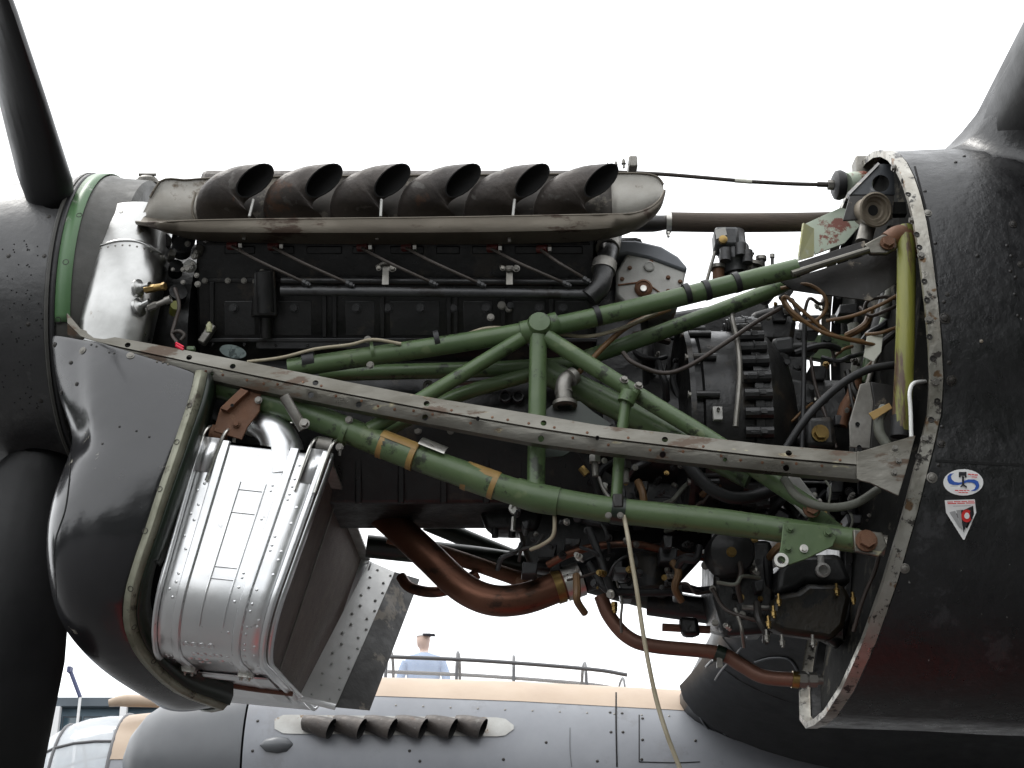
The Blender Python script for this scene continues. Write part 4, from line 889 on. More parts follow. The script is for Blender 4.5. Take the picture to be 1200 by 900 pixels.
B().tube([P(958, 216, -.18), P(972, 216.5, -.18)], .0065, 10).build('sleeve', M['lead_braid'], rod); B().tube([P(970, 216.5, -.18), P(979, 217, -.18)], .012, 6).build('end_nut', M['dull_metal'], rod)
gr = thing('bulkhead_grommet', 'black rubber grommet on a pale housing at the end of the control rod', 'grommet')
B().lathe([(.012, -.012), (.024, -.012), (.034, -.006), (.036, .004), (.032, .014), (.02, .016)], P(982, 217, -.18), (1, .05, .02), 28).build('grommet', M['rubber'], gr)
B().tube([P(989, 217, -.17), P(1012, 215, -.14)], .03, 20).build('housing', M['pale_green'], gr)
B().box(P(1013, 200, -.12), .05, .05, .06).build('clip_block', M['dull_metal'], gr, bevel=.006)
tag(B().tube([P(785, 260, -.14), P(860, 261, -.13), P(955, 260, -.10), P(1000, 258, -.05)], .0235, 20).build('breather_hose', M['hose_brown']), 'thick dark brown rubber hose level across the gap above the engine', 'hose')
hc = thing('hose_clamp', 'bright band clamp at the forward end of the brown hose', 'clamp')
B().tube([P(780, 260, -.14), P(786, 260, -.14)], .027, 20).build('band', M['bright'], hc); B().bolt(P(783, 273, -.155), (0, -.2, -1), .004, .012).build('screw', M['bright'], hc)
tag(B().tube([P(720, 262, -.2), P(765, 262, -.16), P(784, 260, -.14)], [.02, .02, .016], 16).build('breather_pipe', M['worn_black']), 'dark pipe stub joining the shroud end to the brown hose', 'pipe')
# pump on top of the engine
pm = thing('vacuum_pump', 'black cast pump standing upright above the green tubes', 'pump')
B().lathe([(.028, -.02), (.03, 0), (.036, .008), (.036, .045), (.030, .055), (.030, .085), (.0, .09)], P(862, 312, -.2), (-.05, 0, 1), 24).build('body', M['engine_grey'], pm)
B().box(P(850, 283, -.21), .055, .06, .05).build('side_box', M['engine_grey'], pm, bevel=.008)
B().prism([P(838, 269, -.245), P(850, 266, -.245), P(852, 275, -.245), P(840, 280, -.245)], (0, .004, 0)).build('data_plate', M['casting'], pm)
b = B(); b.lathe([(.01, 0), (.01, .008), (.004, .01), (0, .01)], P(847, 282, -.243), (0, -1, 0), 14); b.build('brass_plug', M['brass'], pm)
for k in range(6): piece('bolt', M['engine_grey'], 'bolt', pm, P(862, 297, -.2)+Vector((.034*math.cos(k), .034*math.sin(k), .0)), (0, 0, -1), .007)
for x, y, r_ in [(868, 292, .013), (876, 300, .012), (850, 298, .013)]: B().tube([P(x, y+8, -.24), P(x, y-6, -.24)], r_, 12).build('lobe', M['engine_grey'], pm)
B().tube([P(862, 310, -.2), P(862, 330, -.2)], .022, 14).build('neck', M['engine'], pm)
B().tube([P(838, 295, -.22), P(833, 312, -.22), P(827, 334, -.22)], .004, 8).build('drain_pipe', M['dull_metal'], pm)
for x, y0, y1, r_ in [(892, 318, 303, .009), (905, 315, 300, .004), (842, 326, 314, .014), (880, 320, 312, .02)]:
    t = thing('top_fitting', {892: 'stubby dark fitting standing behind the green tube right of the pump', 905: 'thin rod with a round tip right of the pump', 842: 'brownish fitting at the foot of the pump', 880: 'low dark block between the pump and the stubby fitting'}[x], 'fitting')
    B().tube([P(x, y1, -.2), P(x, y0+14, -.2)], r_, 12).build('stem', M['worn_black'] if x != 842 else M['rust'], t); B().tube([P(x, y1-2, -.2), P(x, y1+2, -.2)], r_*1.4, 12).build('tip', M['dull_metal'], t)

# ---------------------------------------------------------------- accessory lumps behind and under
acc = thing('accessory_gearbox', 'black oily accessory cluster at the rear of the engine before the firewall', 'engine accessory')
def lump(pts, Y, dep, m, name='casting', bev=.012):
    f = [P(x, y, Y) for x, y in pts]; c_ = sum(f, Vector())/len(f)
    mid = [c_+(q-c_)*1.0+Vector((0, min(.03, dep*.2), 0)) for q in f]; bk = [c_+(q-c_)*.8+Vector((0, dep, .0 if dep < .1 else .04)) for q in f]
    return B().loft([f, mid, bk]).build(name, M[m], acc, bevel=bev)
lump([(915, 380), (945, 385), (947, 520), (915, 520)], -.08, .3, 'engine'); lump([(880, 365), (915, 355), (935, 372), (930, 400), (884, 400)], -.12, .25, 'engine')
lump([(915, 440), (955, 445), (960, 520), (915, 520)], -.22, .25, 'engine_panel'); lump([(905, 395), (930, 392), (935, 412), (905, 415)], -.2, .05, 'engine_grey'); lump([(925, 400), (960, 398), (962, 410), (926, 412)], -.2, .05, 'engine')
lump([(944, 488), (978, 486), (982, 524), (944, 524)], -.26, .15, 'engine_panel'); lump([(960, 430), (972, 426), (978, 470), (966, 485)], -.1, .1, 'engine')
b = B(); b.bolt(P(961, 508, -.265), (0, -1, -.1), .014, .016); b.build('hex_plug', M['brass'], acc)
B().lathe([(.09, -.04), (.1, 0), (.1, .05), (.08, .07)], P(985, 500, -.05), (-.2, 1, .1), 32).build('pulley_case', M['rubber'], acc)
for i, (x, y) in enumerate([(912, 425), (922, 425), (932, 430), (918, 470), (940, 478), (930, 505), (912, 500), (946, 470), (936, 395), (900, 372), (890, 385), (950, 455)]): piece('bolt', M['dull_metal'] if i % 3 == 0 else M['engine_grey'], 'bolt', acc, P(x, y, -.235), (0, -1, -.1), .006)
for x, y, r_, l in [(896, 350, .016, .05), (918, 348, .012, .06), (910, 430, .02, .06), (925, 460, .022, .05)]: B().tube([P(x, y, -.16), P(x, y, -.16)+Vector((0, -l, -.01))], r_, 14).build('boss', M['engine'], acc)
B().tube([P(867, 357, -.27), P(858, 370, -.3), P(864, 400, -.325), P(867, 440, -.345), P(862, 500, -.34)], .006, 8).build('oil_pipe', M['dull_metal'], acc)
B().prism([P(x, y, .05) for x, y in [(928, 392), (998, 392), (1000, 420), (975, 424), (930, 415)]], (0, .02, 0)).build('green_plate', M['green'], acc, bevel=.002)
piece('bolt', M['green_dark'], 'bolt', acc, P(968, 398, .045), (0, -1, 0), .01)
lump([(985, 370), (1040, 350), (1045, 420), (990, 425)], .1, .03, 'bulkhead', 'firewall_plate')
for (x, y, Y) in [(690, 430, -.12), (712, 440, -.1), (720, 470, -.12), (745, 400, -.16)]: B().tube([P(x, y, Y), P(x+4, y+30, Y)], .04, 16).build('casting', M['engine'], acc)
lump([(640, 400), (800, 390), (800, 560), (640, 560)], .0, .3, 'engine', 'rear_block')
lump([(742, 372), (800, 362), (900, 345), (908, 392), (800, 405), (742, 402)], .0, .2, 'engine', 'rear_block')
# under-engine accessory mass
lump([(690, 600), (835, 610), (835, 640), (780, 700), (690, 665)], .02, .25, 'engine', 'under_block'); lump([(600, 590), (720, 598), (720, 650), (700, 680), (622, 668), (612, 640)], -.02, .25, 'engine', 'under_block')
lump([(560, 592), (640, 592), (630, 622), (570, 620)], -.03, .25, 'engine', 'sump_pump')
for x in (580, 600): B().tube([P(x, 616, -.02), P(x, 630, -.02)], .008, 10).build('drain_plug', M['engine'], acc)
b = B(); b.lathe([(.013, 0), (.013, .02), (.007, .02), (.006, .01), (0, .01)], P(603, 597, -.10), (0, -1, -.1), 14); b.tube([P(602, 606, -.1), P(601, 622, -.1)], .006, 8); b.build('drain_cock', M['bright'], acc)
# oil pump / filter body and gearbox lumps on the right
lump([(838, 632), (905, 632), (912, 740), (850, 745), (836, 700)], -.18, .3, 'engine', 'pump_block')
B().lathe([(.0, -.03), (.02, -.03), (.045, -.015), (.05, 0), (.05, .06)], P(857, 647, -.24), (0, 1, .1), 28).build('domed_cover', M['engine_panel'], acc)
b = B(); b.bolt(P(857, 647, -.272), (0, -1, -.1), .008, .01); b.build('brass_nut', M['brass'], acc)
lump([(912, 668), (925, 650), (985, 648), (1000, 682), (985, 686), (945, 682), (935, 690), (910, 695)], -.25, .25, 'engine_panel', 'housing')
lump([(908, 697), (935, 692), (947, 683), (990, 684), (998, 700), (990, 735), (975, 750), (920, 742), (900, 732)], -.27, .25, 'oily', 'oil_filter_case', .012)
b = B(); b.lathe([(.011, 0), (.015, .004), (.015, .016), (.010, .018), (.009, .01), (0, .01)], P(963, 669, -.255), (0, -1, -.1), 18); b.tube([P(962, 652, -.26), P(962, 664, -.26)], .007, 10); b.build('pressure_tap', M['casting'], acc)
for x, y in [(912, 700), (906, 714), (900, 726), (898, 742), (916, 748), (952, 748), (980, 688), (999, 698)]: piece('stud', M['brass'] if y < 730 else M['dull_metal'], 'stud', acc, P(x, y-4, -.285), (0, -.1, -1), .0052)
for x, y in [(882, 660), (886, 672), (888, 690), (868, 700), (884, 632), (835, 690), (870, 720), (838, 730)]: piece('bolt', M['brass'] if x % 4 == 0 else M['dull_metal'], 'bolt', acc, P(x, y, -.19), (0, -1, 0), .0055)
B().tube([P(740, 665, -.05), P(782, 662, -.05)], .05, 22).build('filter_bowl', M['engine_grey'], acc)
B().lathe([(.042, -.05), (.05, -.045), (.05, .03), (.04, .035), (.0, .035)], P(762, 668, -.06), (0, 0, 1), 24).build('filter_bowl', M['oily'], acc)
lump([(795, 722), (818, 722), (822, 745), (800, 745)], -.05, .05, 'engine', 'drain_valve'); B().tube([P(776, 735, -.03), P(832, 738, -.03)], .009, 8).build('valve_spindle', M['copper_red'], acc)
B().tube([P(760, 706, .1), P(900, 725, .05), P(990, 735, .0)], .03, 14).build('cross_tube', M['engine'], acc)
B().tube([P(868, 470, .2), P(1000, 600, .2)], .05, 12).build('far_duct', M['engine'], acc)
lump([(985, 540), (1030, 560), (1045, 620), (1010, 700), (985, 760), (960, 745), (985, 700)], .0, .3, 'engine', 'rear_duct')
lump([(690, 545), (830, 545), (930, 600), (930, 625), (690, 600)], -.1, .3, 'engine', 'rear_block'); lump([(900, 560), (1035, 565), (1010, 625), (935, 620)], .05, .25, 'engine', 'rear_block')

# ---------------------------------------------------------------- copper pipes, hoses, cables
def pipe(name, label, cat, pts, r_, m, seg=12, n=6): return tag(B().tube([P(*q) for q in pts], r_, seg, n).build(name, M[m], None, ang=60), label, cat)
cp1 = thing('coolant_pipe', 'fat copper coolant pipe bending down under the engine to a bright clamp', 'pipe')
B().tube([P(425, 588, .10), P(452, 606, .06), P(500, 650, .0), P(540, 687, -.04), P(575, 703, -.06), (P(612, 702, -.06)), P(650, 689, -.06), P(672, 680, -.06)], .0345, 24, 6).build('pipe', M['copper'], cp1, ang=60)
B().tube([P(650, 689, -.06), P(659, 686, -.06)], .0375, 24).build('brass_ring', M['brass'], cp1)
B().tube([P(661, 685, -.06), P(681, 678, -.06)], .0385, 24).build('clamp_band', M['bright'], cp1)
B().tube([P(681, 678, -.06), P(705, 668, -.05), P(730, 650, .0)], .034, 20).build('rubber_sleeve', M['rubber'], cp1)
for dy in (-4, 14): B().bolt(P(676, 672+dy, -.10), (0, -1, .3), .004, .01).build('screw', M['bright'], cp1)
cp2 = thing('drain_pipe', 'slim copper drain pipe curving down and aft to a union at the firewall foot', 'pipe')
B().tube([P(704, 698, -.10), P(714, 722, -.10), P(735, 746, -.10), P(765, 757, -.10), P(840, 765, -.09), P(868, 779, -.09), P(895, 793, -.1), P(938, 797, -.12)], .0155, 16, 6).build('pipe', M['copper_red'], cp2, ang=60)
B().tube([P(838, 765, -.09), P(849, 769, -.09)], .0195, 16).build('p_clip', M['green_dark'], cp2); B().box(P(843, 777, -.10), .012, .012, .02).build('clip_tail', M['dull_metal'], cp2)
piece('union', M['dull_metal'], 'union', cp2, P(934, 796, -.12), (1, 0, -.03), .016); B().tube([P(928, 796, -.12), P(936, 797, -.12)], .018, 16).build('brass_ring', M['brass'], cp2)
for x, y, m, s in [(700, 695, 'brass', .004), (720, 718, 'brass', .007)]: piece('union', M[m], 'union', cp2, P(x, y-12, -.13), (0, -.1, -1), s)
pipe('oil_pipe', 'thin copper pipe arching above the fat coolant pipe', 'pipe', [(642, 662, -.12), (665, 650, -.14), (700, 640, -.14), (745, 638, -.14), (790, 648, -.12), (835, 655, -.1)], .0085, 'copper')
pipe('copper_pipe', 'short copper pipe stub curving out behind the radiator flap', 'pipe', [(470, 676, .2), (480, 688, .18), (505, 694, .16), (530, 689, .15), (560, 672, .15)], .013, 'copper')
pipe('drain_hose', 'pale hose hanging straight down from the green tube past the rear nacelle', 'hose', [(731, 604, -.40), (736, 630, -.42), (740, 655, -.42), (746, 690, -.42), (755, 750, -.42), (768, 815, -.42), (782, 862, -.42), (800, 910, -.41), (815, 960, -.40)], 0.0044, 'wire_tan', 10)
pipe('coolant_hose', 'black hose dipping behind the rail to the lower green tube', 'hose', [(800, 536, -.36), (815, 555, -.36), (835, 574, -.36), (862, 584, -.35), (895, 578, -.33), (930, 562, -.28)], .0135, 'rubber')
pipe('grey_hose', 'grey ribbed hose sagging under the rail end to the firewall', 'hose', [(918, 560, -.42), (935, 582, -.43), (965, 594, -.43), (1000, 591, -.43), (1030, 573, -.43)], .0085, 'hose_grey')
pipe('black_hose', 'thick black hose arching up from the rail to the yellow tube', 'hose', [(918, 530, -.36), (945, 490, -.38), (980, 455, -.38), (1015, 434, -.37), (1052, 427, -.36)], .0085, 'rubber')
pipe('black_rod', 'straight upright black rod behind the arching black hose', 'rod', [(943, 372, -.3), (942, 450, -.3), (940, 525, -.3)], .0055, 'rubber')
pipe('maroon_cable', 'dark red brown cable drooping across the supercharger casing', 'cable', [(730, 413, -.33), (742, 425, -.34), (775, 437, -.34), (805, 430, -.34), (850, 402, -.34), (885, 378, -.34), (915, 361, -.33)], .0048, 'wire_dark')
pipe('tan_cable', 'tan cable running on top of the forward green tube', 'cable', [(290, 424, -.36), (330, 419, -.37), (370, 409, -.375), (410, 404, -.38), (437, 398, -.38), (470, 403, -.375)], .0036, 'wire_tan')
pipe('tan_cable', 'tan cable behind the green tube joint by the boss', 'cable', [(545, 392, -.34), (580, 384, -.33), (650, 391, -.34), (690, 394, -.34), (730, 384, -.34), (770, 366, -.33)], .004, 'wire_tan')
pipe('brown_conduit', 'brown conduit bending from the grey elbow up behind the green tubes', 'conduit', [(673, 441, -.34), (690, 425, -.33), (712, 402, -.33), (740, 380, -.32), (785, 362, -.30)], .006, 'wire_brown')
for i, (pts, m, d) in enumerate([
    ([(915, 338, -.34), (945, 333, -.36), (965, 345, -.36), (968, 362, -.35), (955, 376, -.34), (935, 374, -.34), (918, 355, -.35), (922, 348, -.36), (945, 368, -.36), (975, 392, -.34), (1012, 400, -.30)], 'wire_brown', 'looping brown cable coil under the upper green tube'),
    ([(918, 350, -.35), (930, 366, -.37), (955, 385, -.36), (985, 396, -.35), (1030, 405, -.3)], 'wire_brown', 'brown cable running down from the coil to the white plate'),
    ([(968, 376, -.34), (1000, 370, -.35), (1030, 358, -.35), (1052, 346, -.35)], 'wire_brown', 'brown cable rising from the coil to the yellow tube'),
    ([(1012, 366, -.3), (1018, 352, -.31), (1040, 348, -.33), (1055, 352, -.33)], 'wire_dark', 'dark thin cable looped left of the yellow tube'),
    ([(1008, 360, -.28), (1020, 370, -.3), (1038, 364, -.33), (1056, 356, -.33)], 'wire_dark', 'lower dark cable loop left of the yellow tube'),
    ([(1014, 392, -.3), (1032, 390, -.32), (1050, 384, -.32)], 'wire_brown', 'short brown pipe just above the white plate'),
    ([(928, 352, -.2), (940, 372, -.2), (948, 350, -.22), (962, 356, -.2), (970, 340, -.2)], 'wire_dark', 'dark wire tangled inside the cable coil'),
    ([(950, 420, -.2), (955, 450, -.22), (965, 480, -.24), (980, 525, -.25)], 'wire_dark', 'thin dark wire hanging beside the black rod'),
    ([(955, 412, -.2), (962, 405, -.22), (975, 410, -.2), (978, 430, -.2)], 'wire_dark', 'small dark wire loop below the green plate'),
    ([(205, 338, -.35), (210, 358, -.36), (205, 378, -.36), (202, 392, -.37), (208, 402, -.38)], 'wire_dark', 'thin black lead hanging from the brass union'),
    ([(202, 390, -.37), (210, 388, -.38), (216, 393, -.38), (212, 399, -.38)], 'lead_braid', 'small bare wire loop by the red terminal'),
    ([(648, 590, -.36), (650, 610, -.36), (648, 628, -.35), (636, 638, -.33), (622, 644, -.3)], 'wire_tan', 'pale thin pipe hooking under the main green tube'),
    ([(702, 560, -.3), (708, 575, -.32), (722, 592, -.33)], 'dull_metal', 'thin steel pipe behind the upright green strut'),
    ([(790, 688, -.12), (820, 692, -.1), (850, 688, -.1)], 'rubber', 'black hose level above the drain valve'),
    ([(690, 660, -.16), (710, 690, -.18), (735, 694, -.17), (790, 694, -.15)], 'rubber', 'black hose looping beneath the thin copper pipe'),
    ([(835, 690, -.2), (848, 712, -.22), (868, 722, -.24), (890, 728, -.24)], 'wire_dark', 'dark wire below the domed black cover'),
    ([(690, 620, -.2), (702, 650, -.22), (712, 680, -.22), (720, 700, -.2)], 'rubber', 'black hose dropping beside the clamp of the fat copper pipe'),
    ([(785, 642, -.1), (810, 650, -.1), (836, 642, -.1)], 'white_wire', 'white wire sagging left of the domed cover'),
    ([(1000, 740, -.3), (1012, 700, -.33), (1025, 670, -.35), (1030, 650, -.36)], 'wire_dark', 'dark rod leaning inside the lower firewall flange'),
    ([(663, 500, -.3), (690, 545, -.28), (705, 590, -.25)], 'rubber', 'black hose slanting behind the foot of the diagonal tube')]):
    pipe('cable', d, 'cable', pts, .0042 if m not in ('rubber',) else .0085, m, 8, 5)
pipe('white_pipe', 'white bent pipe beside the lower yellow tube', 'pipe', [(1068, 512, -.45), (1067, 480, -.45), (1066, 460, -.45), (1071, 449, -.44), (1085, 447, -.40)], .0042, 'white_wire')
for i, (pts, r_, m, d) in enumerate([
    ([(1052, 310, -.15), (1040, 350, -.15), (1020, 420, -.12), (1004, 500, -.1)], .018, 'rubber', 'black pipe on the firewall behind the yellow tube'),
    ([(1045, 350, -.18), (1035, 385, -.18), (1022, 410, -.18), (1012, 450, -.18)], .013, 'green', 'greenish pipe on the firewall above the white plate'),
    ([(1000, 380, -.1), (1005, 420, -.1), (1000, 470, -.1), (1008, 520, -.1)], .014, 'hose_grey', 'grey pipe on the firewall left of the white plate'),
    ([(1032, 405, -.25), (1020, 440, -.25), (1010, 470, -.25)], .006, 'dull_metal', 'thin steel pipe falling from the white plate'),
    ([(1003, 440, -.2), (1000, 462, -.2), (990, 480, -.2), (985, 500, -.2)], .015, 'rust', 'brownish wrapped hose left of the grey cover'),
    ([(1042, 300, -.25), (1046, 330, -.25), (1035, 372, -.22)], .012, 'hose_grey', 'grey pipe under the upper pin lug'),
    ([(1036, 478, -.37), (1030, 492, -.38), (1031, 508, -.38), (1040, 522, -.38)], .011, 'hose_grey', 'grey corrugated hose curling below the brass tag')]):
    pipe('firewall_pipe', d, 'pipe', pts, r_, m, 12, 5)
tag(B().prism([P(x, y, -.31) for x, y in [(1016, 394), (1035, 390), (1033, 412), (1024, 424), (1012, 418)]], (0, .003, 0)).build('white_plate', M['white_plate'], bevel=.001), 'small white plate between the brown cables on the firewall', 'plate')
tag(B().prism([P(x, y, -.40) for x, y in [(1018, 484), (1042, 472), (1046, 478), (1024, 492)]], (0, .004, 0)).build('brass_tag', M['tape'], bevel=.001), 'bent brass coloured tag left of the yellow tube foot', 'tag')
gc = thing('grey_cover', 'grey pointed metal cover standing behind the rail by the firewall', 'cover')
B().prism([P(x, y, -.30) for x, y in [(1008, 450), (1020, 447), (1024, 470), (1020, 526), (996, 524), (995, 495)]], (0, .004, 0)).build('front_face', M['dull_metal'], gc, bevel=.002)
B().prism([P(x, y, -.302) for x, y in [(1020, 447), (1050, 452), (1052, 520), (1020, 526), (1024, 470)]], (.004, .03, 0)).build('side_face', M['worn_black'], gc, bevel=.002)
for q in [(1005, 497), (1007, 524)]: piece('hole', M['soot_shade'], 'hole', gc, P(*q, -.304), (0, -1, 0), .004)
# grey elbow and clear flange on the bearer
eb = thing('grey_elbow_fitting', 'grey cast elbow fitting on a round flange above the rail', 'fitting')
B().tube([P(662, 473, -.36), P(660, 455, -.36), P(663, 445, -.355), P(672, 440, -.35)], [.017, .017, .0165, .0145], 18, 5).build('elbow', M['dull_metal'], eb)
B().lathe([(.018, .01), (.026, .004), (.026, -.004), (.016, -.006)], P(662, 474, -.36), (0, .1, 1), 22).build('flange', M['dull_metal'], eb)
for q in [((661, 463), (660, 458)), ((668, 443), (673, 440))]: B().tube([P(*q[0], -.36), P(*q[1], -.355)], .019, 16).build('collar', M['dull_metal'], eb)
B().prism([P(x, y, -.345) for x, y in [(634, 484), (655, 468), (680, 470), (695, 482), (718, 497), (660, 535), (635, 537)]], (0, .005, 0)).build('green_flange', M['green_dark'], eb, bevel=.001)
for i, (x, y, d) in enumerate([(697, 542, 'steel union just below the rail left of the thin upright strut'), (733, 550, 'dark union just below the rail right of the thin upright strut')]):
    t = thing('pipe_union', d, 'fitting'); B().tube([P(x, y-8, -.36), P(x, y, -.36)], .013, 6).build('nut', M['bright' if i == 0 else 'worn_black'], t); B().tube([P(x, y, -.36), P(x+1, y+16, -.36)], .007, 10).build('stem', M['dull_metal'], t)
    piece('bolt', M['bright'], 'bolt', t, P(x+11, y-2, -.36), (.5, -1, 0), .005)
tag(B().tube([P(681, 548, -.33), P(688, 556, -.33)], .008, 8).build('brass_plug', M['brass']), 'small brass plug under the rail beside the steel union', 'plug')
rt_ = thing('red_terminal', 'red plastic terminal clip on the rail by the data plate', 'terminal')
for dy in (0, 3): B().tube([P(206, 402+dy, -.385), P(215, 407+dy, -.385)], .0032, 8).build('sleeve', M['red_plastic'], rt_)
tag(B().box(P(224, 409, -.37), .018, .012, .01).build('green_block', M['green'], bevel=.002), 'tiny green block next to the red terminal', 'block')
tag(B().lathe([(.007, -.008), (.007, .008), (.003, .014), (0, .016)], P(245, 385, -.30), (0, -.2, 1), 12).build('grease_nipple', M['yellow_chip']), 'small yellow nipple on a lever above the rail', 'fitting')
# small clutter seen behind the front of the engine
fr = thing('front_fittings', 'cluster of small dark fittings behind the aluminium header tank', 'fittings')
for x, y, Y, r_, m in [(212, 295, -.3, .022, 'engine_grey'), (205, 320, -.28, .016, 'engine'), (222, 285, -.3, .012, 'engine'), (207, 350, -.26, .02, 'engine'), (232, 300, -.3, .009, 'dull_metal'), (200, 305, -.3, .008, 'bright'), (204, 366, -.3, .011, 'tube_yellow'), (190, 290, -.28, .018, 'engine_grey')]:
    B().tube([P(x, y, Y), P(x, y, Y)+Vector((.01, -.03, .004))], r_, 14).build('fitting', M[m], fr)
for k in range(10): piece('bolt', M['dull_metal'], 'bolt', fr, P(196+random.uniform(0, 40), random.uniform(285, 345), -.33), (0, -1, -.2), random.uniform(.003, .006))
B().box(P(210, 350, -.15), .1, .1, .25).build('casting', M['engine'], fr, bevel=.02)
# misc fittings scattered on the accessory section (each a small part)
mf = thing('rear_fittings', 'unions, clips and bolt heads crowded on the rear of the engine', 'fittings')
random.seed(21)
zones = [((905, 345, 1000, 380), 10), ((905, 420, 985, 520), 16), ((690, 545, 800, 590), 14), ((640, 600, 830, 650), 16), ((690, 655, 830, 700), 12), ((835, 635, 905, 740), 14), ((985, 400, 1050, 520), 12), ((740, 390, 800, 430), 8), ((935, 560, 1035, 625), 12), ((600, 595, 690, 660), 12)]
for (x0, y0, x1, y1), n_ in zones:
    for k in range(n_):
        x, y = random.uniform(x0, x1), random.uniform(y0, y1); kd = random.choice(('bolt', 'union', 'stud', 'bolt')); m_ = random.choice(('dull_metal', 'engine_grey', 'engine_grey', 'engine', 'bright', 'brass', 'engine'))
        piece(kd, M[m_], kd, mf, P(x, y, random.uniform(-.24, -.12)), (random.uniform(-1, 1), -1, random.uniform(-.8, .8)), random.uniform(.0035, .008))
    for k in range(n_//3):
        x, y = random.uniform(x0, x1), random.uniform(y0, y1); Y = random.uniform(-.22, -.05); w_ = random.uniform(8, 22); h_ = random.uniform(8, 20)
        B().prism([P(x, y, Y), P(x+w_, y+random.uniform(-3, 3), Y), P(x+w_*random.uniform(.8, 1), y+h_, Y), P(x+random.uniform(-2, 3), y+h_, Y)], (0, .06, 0)).build('bracket', M[random.choice(('engine', 'engine_panel', 'engine_grey'))], mf, bevel=.003)

random.seed(33)
for (x0, y0, x1, y1), n_ in [((690, 545, 830, 600), 8), ((640, 600, 830, 700), 10), ((830, 560, 1000, 640), 9), ((905, 400, 1000, 520), 9), ((985, 360, 1050, 520), 8), ((840, 640, 900, 735), 6), ((610, 600, 690, 660), 5), ((740, 370, 800, 430), 4)]:
    for k in range(n_):
        Y = random.uniform(-.27, -.14); x, y = random.uniform(x0, x1), random.uniform(y0, y1); dx, dy = random.choice(((40, 8), (10, 45), (30, -25), (-28, 30), (50, -5), (6, 60))); j = lambda s: random.uniform(-s, s)
        pts = [P(x, y, Y), P(x+dx*.33+j(6), y+dy*.33+j(6), Y-.015), P(x+dx*.7+j(6), y+dy*.7+j(6), Y-.01), P(x+dx, y+dy, Y+.02)]
        B().tube(pts, random.choice((.0028, .004, .0055, .008)), 8, 5).build('pipe', M[random.choice(('rubber', 'wire_dark', 'engine_grey', 'dull_metal', 'wire_brown', 'rubber', 'worn_black', 'hose_grey'))], mf)

# ---------------------------------------------------------------- second nacelle beyond, inboard engine
YC = 4.55
fn = thing('inboard_nacelle', 'second engine nacelle with grey black sides and tan top beyond the open one', 'nacelle')
NZ2 = Zp(790, YC)-.50
def ring2(x, r_, dz=0, sq=1.0, n=48):
    return [Vector((x, YC-r_*math.sin(2*PI*k/n), NZ2+dz-.045*(x-xs)+r_*math.cos(2*PI*k/n)*sq)) for k in range(n)]
xs = Xp(283, 850, 4.1)
prof2 = [(xs+.012, .435, .035), (xs+.25, .47, .02), (xs+.7, .495, .01), (xs+1.4, .515, 0), (xs+2.2, .53, -.02), (xs+3.2, .54, -.05), (xs+5, .45, -.1), (xs+6.5, .2, -.1)]
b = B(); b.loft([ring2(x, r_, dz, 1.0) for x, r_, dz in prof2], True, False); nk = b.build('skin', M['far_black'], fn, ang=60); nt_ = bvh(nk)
def cap2(x, r_, dz, a0, a1, off, n=24): return [Vector((x, YC-(r_+off)*math.sin(R(a0+(a1-a0)*k/n)), NZ2+dz-.045*(x-xs)+(r_+off)*math.cos(R(a0+(a1-a0)*k/n)))) for k in range(n+1)]
B().grid([cap2(x, r_, dz, -60, a, .0025) for (x, r_, dz), a in zip(prof2[:6], (45, 45, 45, 45, 45, 45))]).build('tan_top', M['camo_earth'], fn, ang=60)
for px in (722,): strip_on(nt_, [(px, 812), (px, 850), (px+1, 899)], .008, .004).build('panel_seam', M['soot_shade'], fn)
strip_on(nt_, [(292, 823), (284, 850), (281, 880), (281, 899)], .012, .003).build('panel_seam', M['soot_shade'], fn)
strip_on(nt_, [(749, 838), (749, 870), (749, 893)], .005, .003).build('panel_seam', M['soot_shade'], fn); strip_on(nt_, [(749, 893), (790, 894), (820, 893)], .005, .003).build('panel_seam', M['soot_shade'], fn)
strip_on(nt_, [(668, 853), (668, 880), (670, 899)], .004, .003).build('panel_seam', M['far_spinner'], fn)
for i in range(26):
    x = 400+i*16; p, n_ = on(nt_, x, 826+(x-450)*.04)
    if p and i % 2 == 0: piece('rivet', M['dull_metal'], 'rivet', fn, p, n_, .006)
for x, y in [(715, 835), (729, 836), (716, 858), (730, 858), (753, 842), (753, 867), (302, 845), (480, 880), (492, 892), (590, 890), (640, 870), (296, 880), (700, 892), (752, 890), (815, 868)]:
    p, n_ = on(nt_, x, y)
    if p: piece('rivet', M['worn_black'], 'rivet', fn, p, n_, .008)
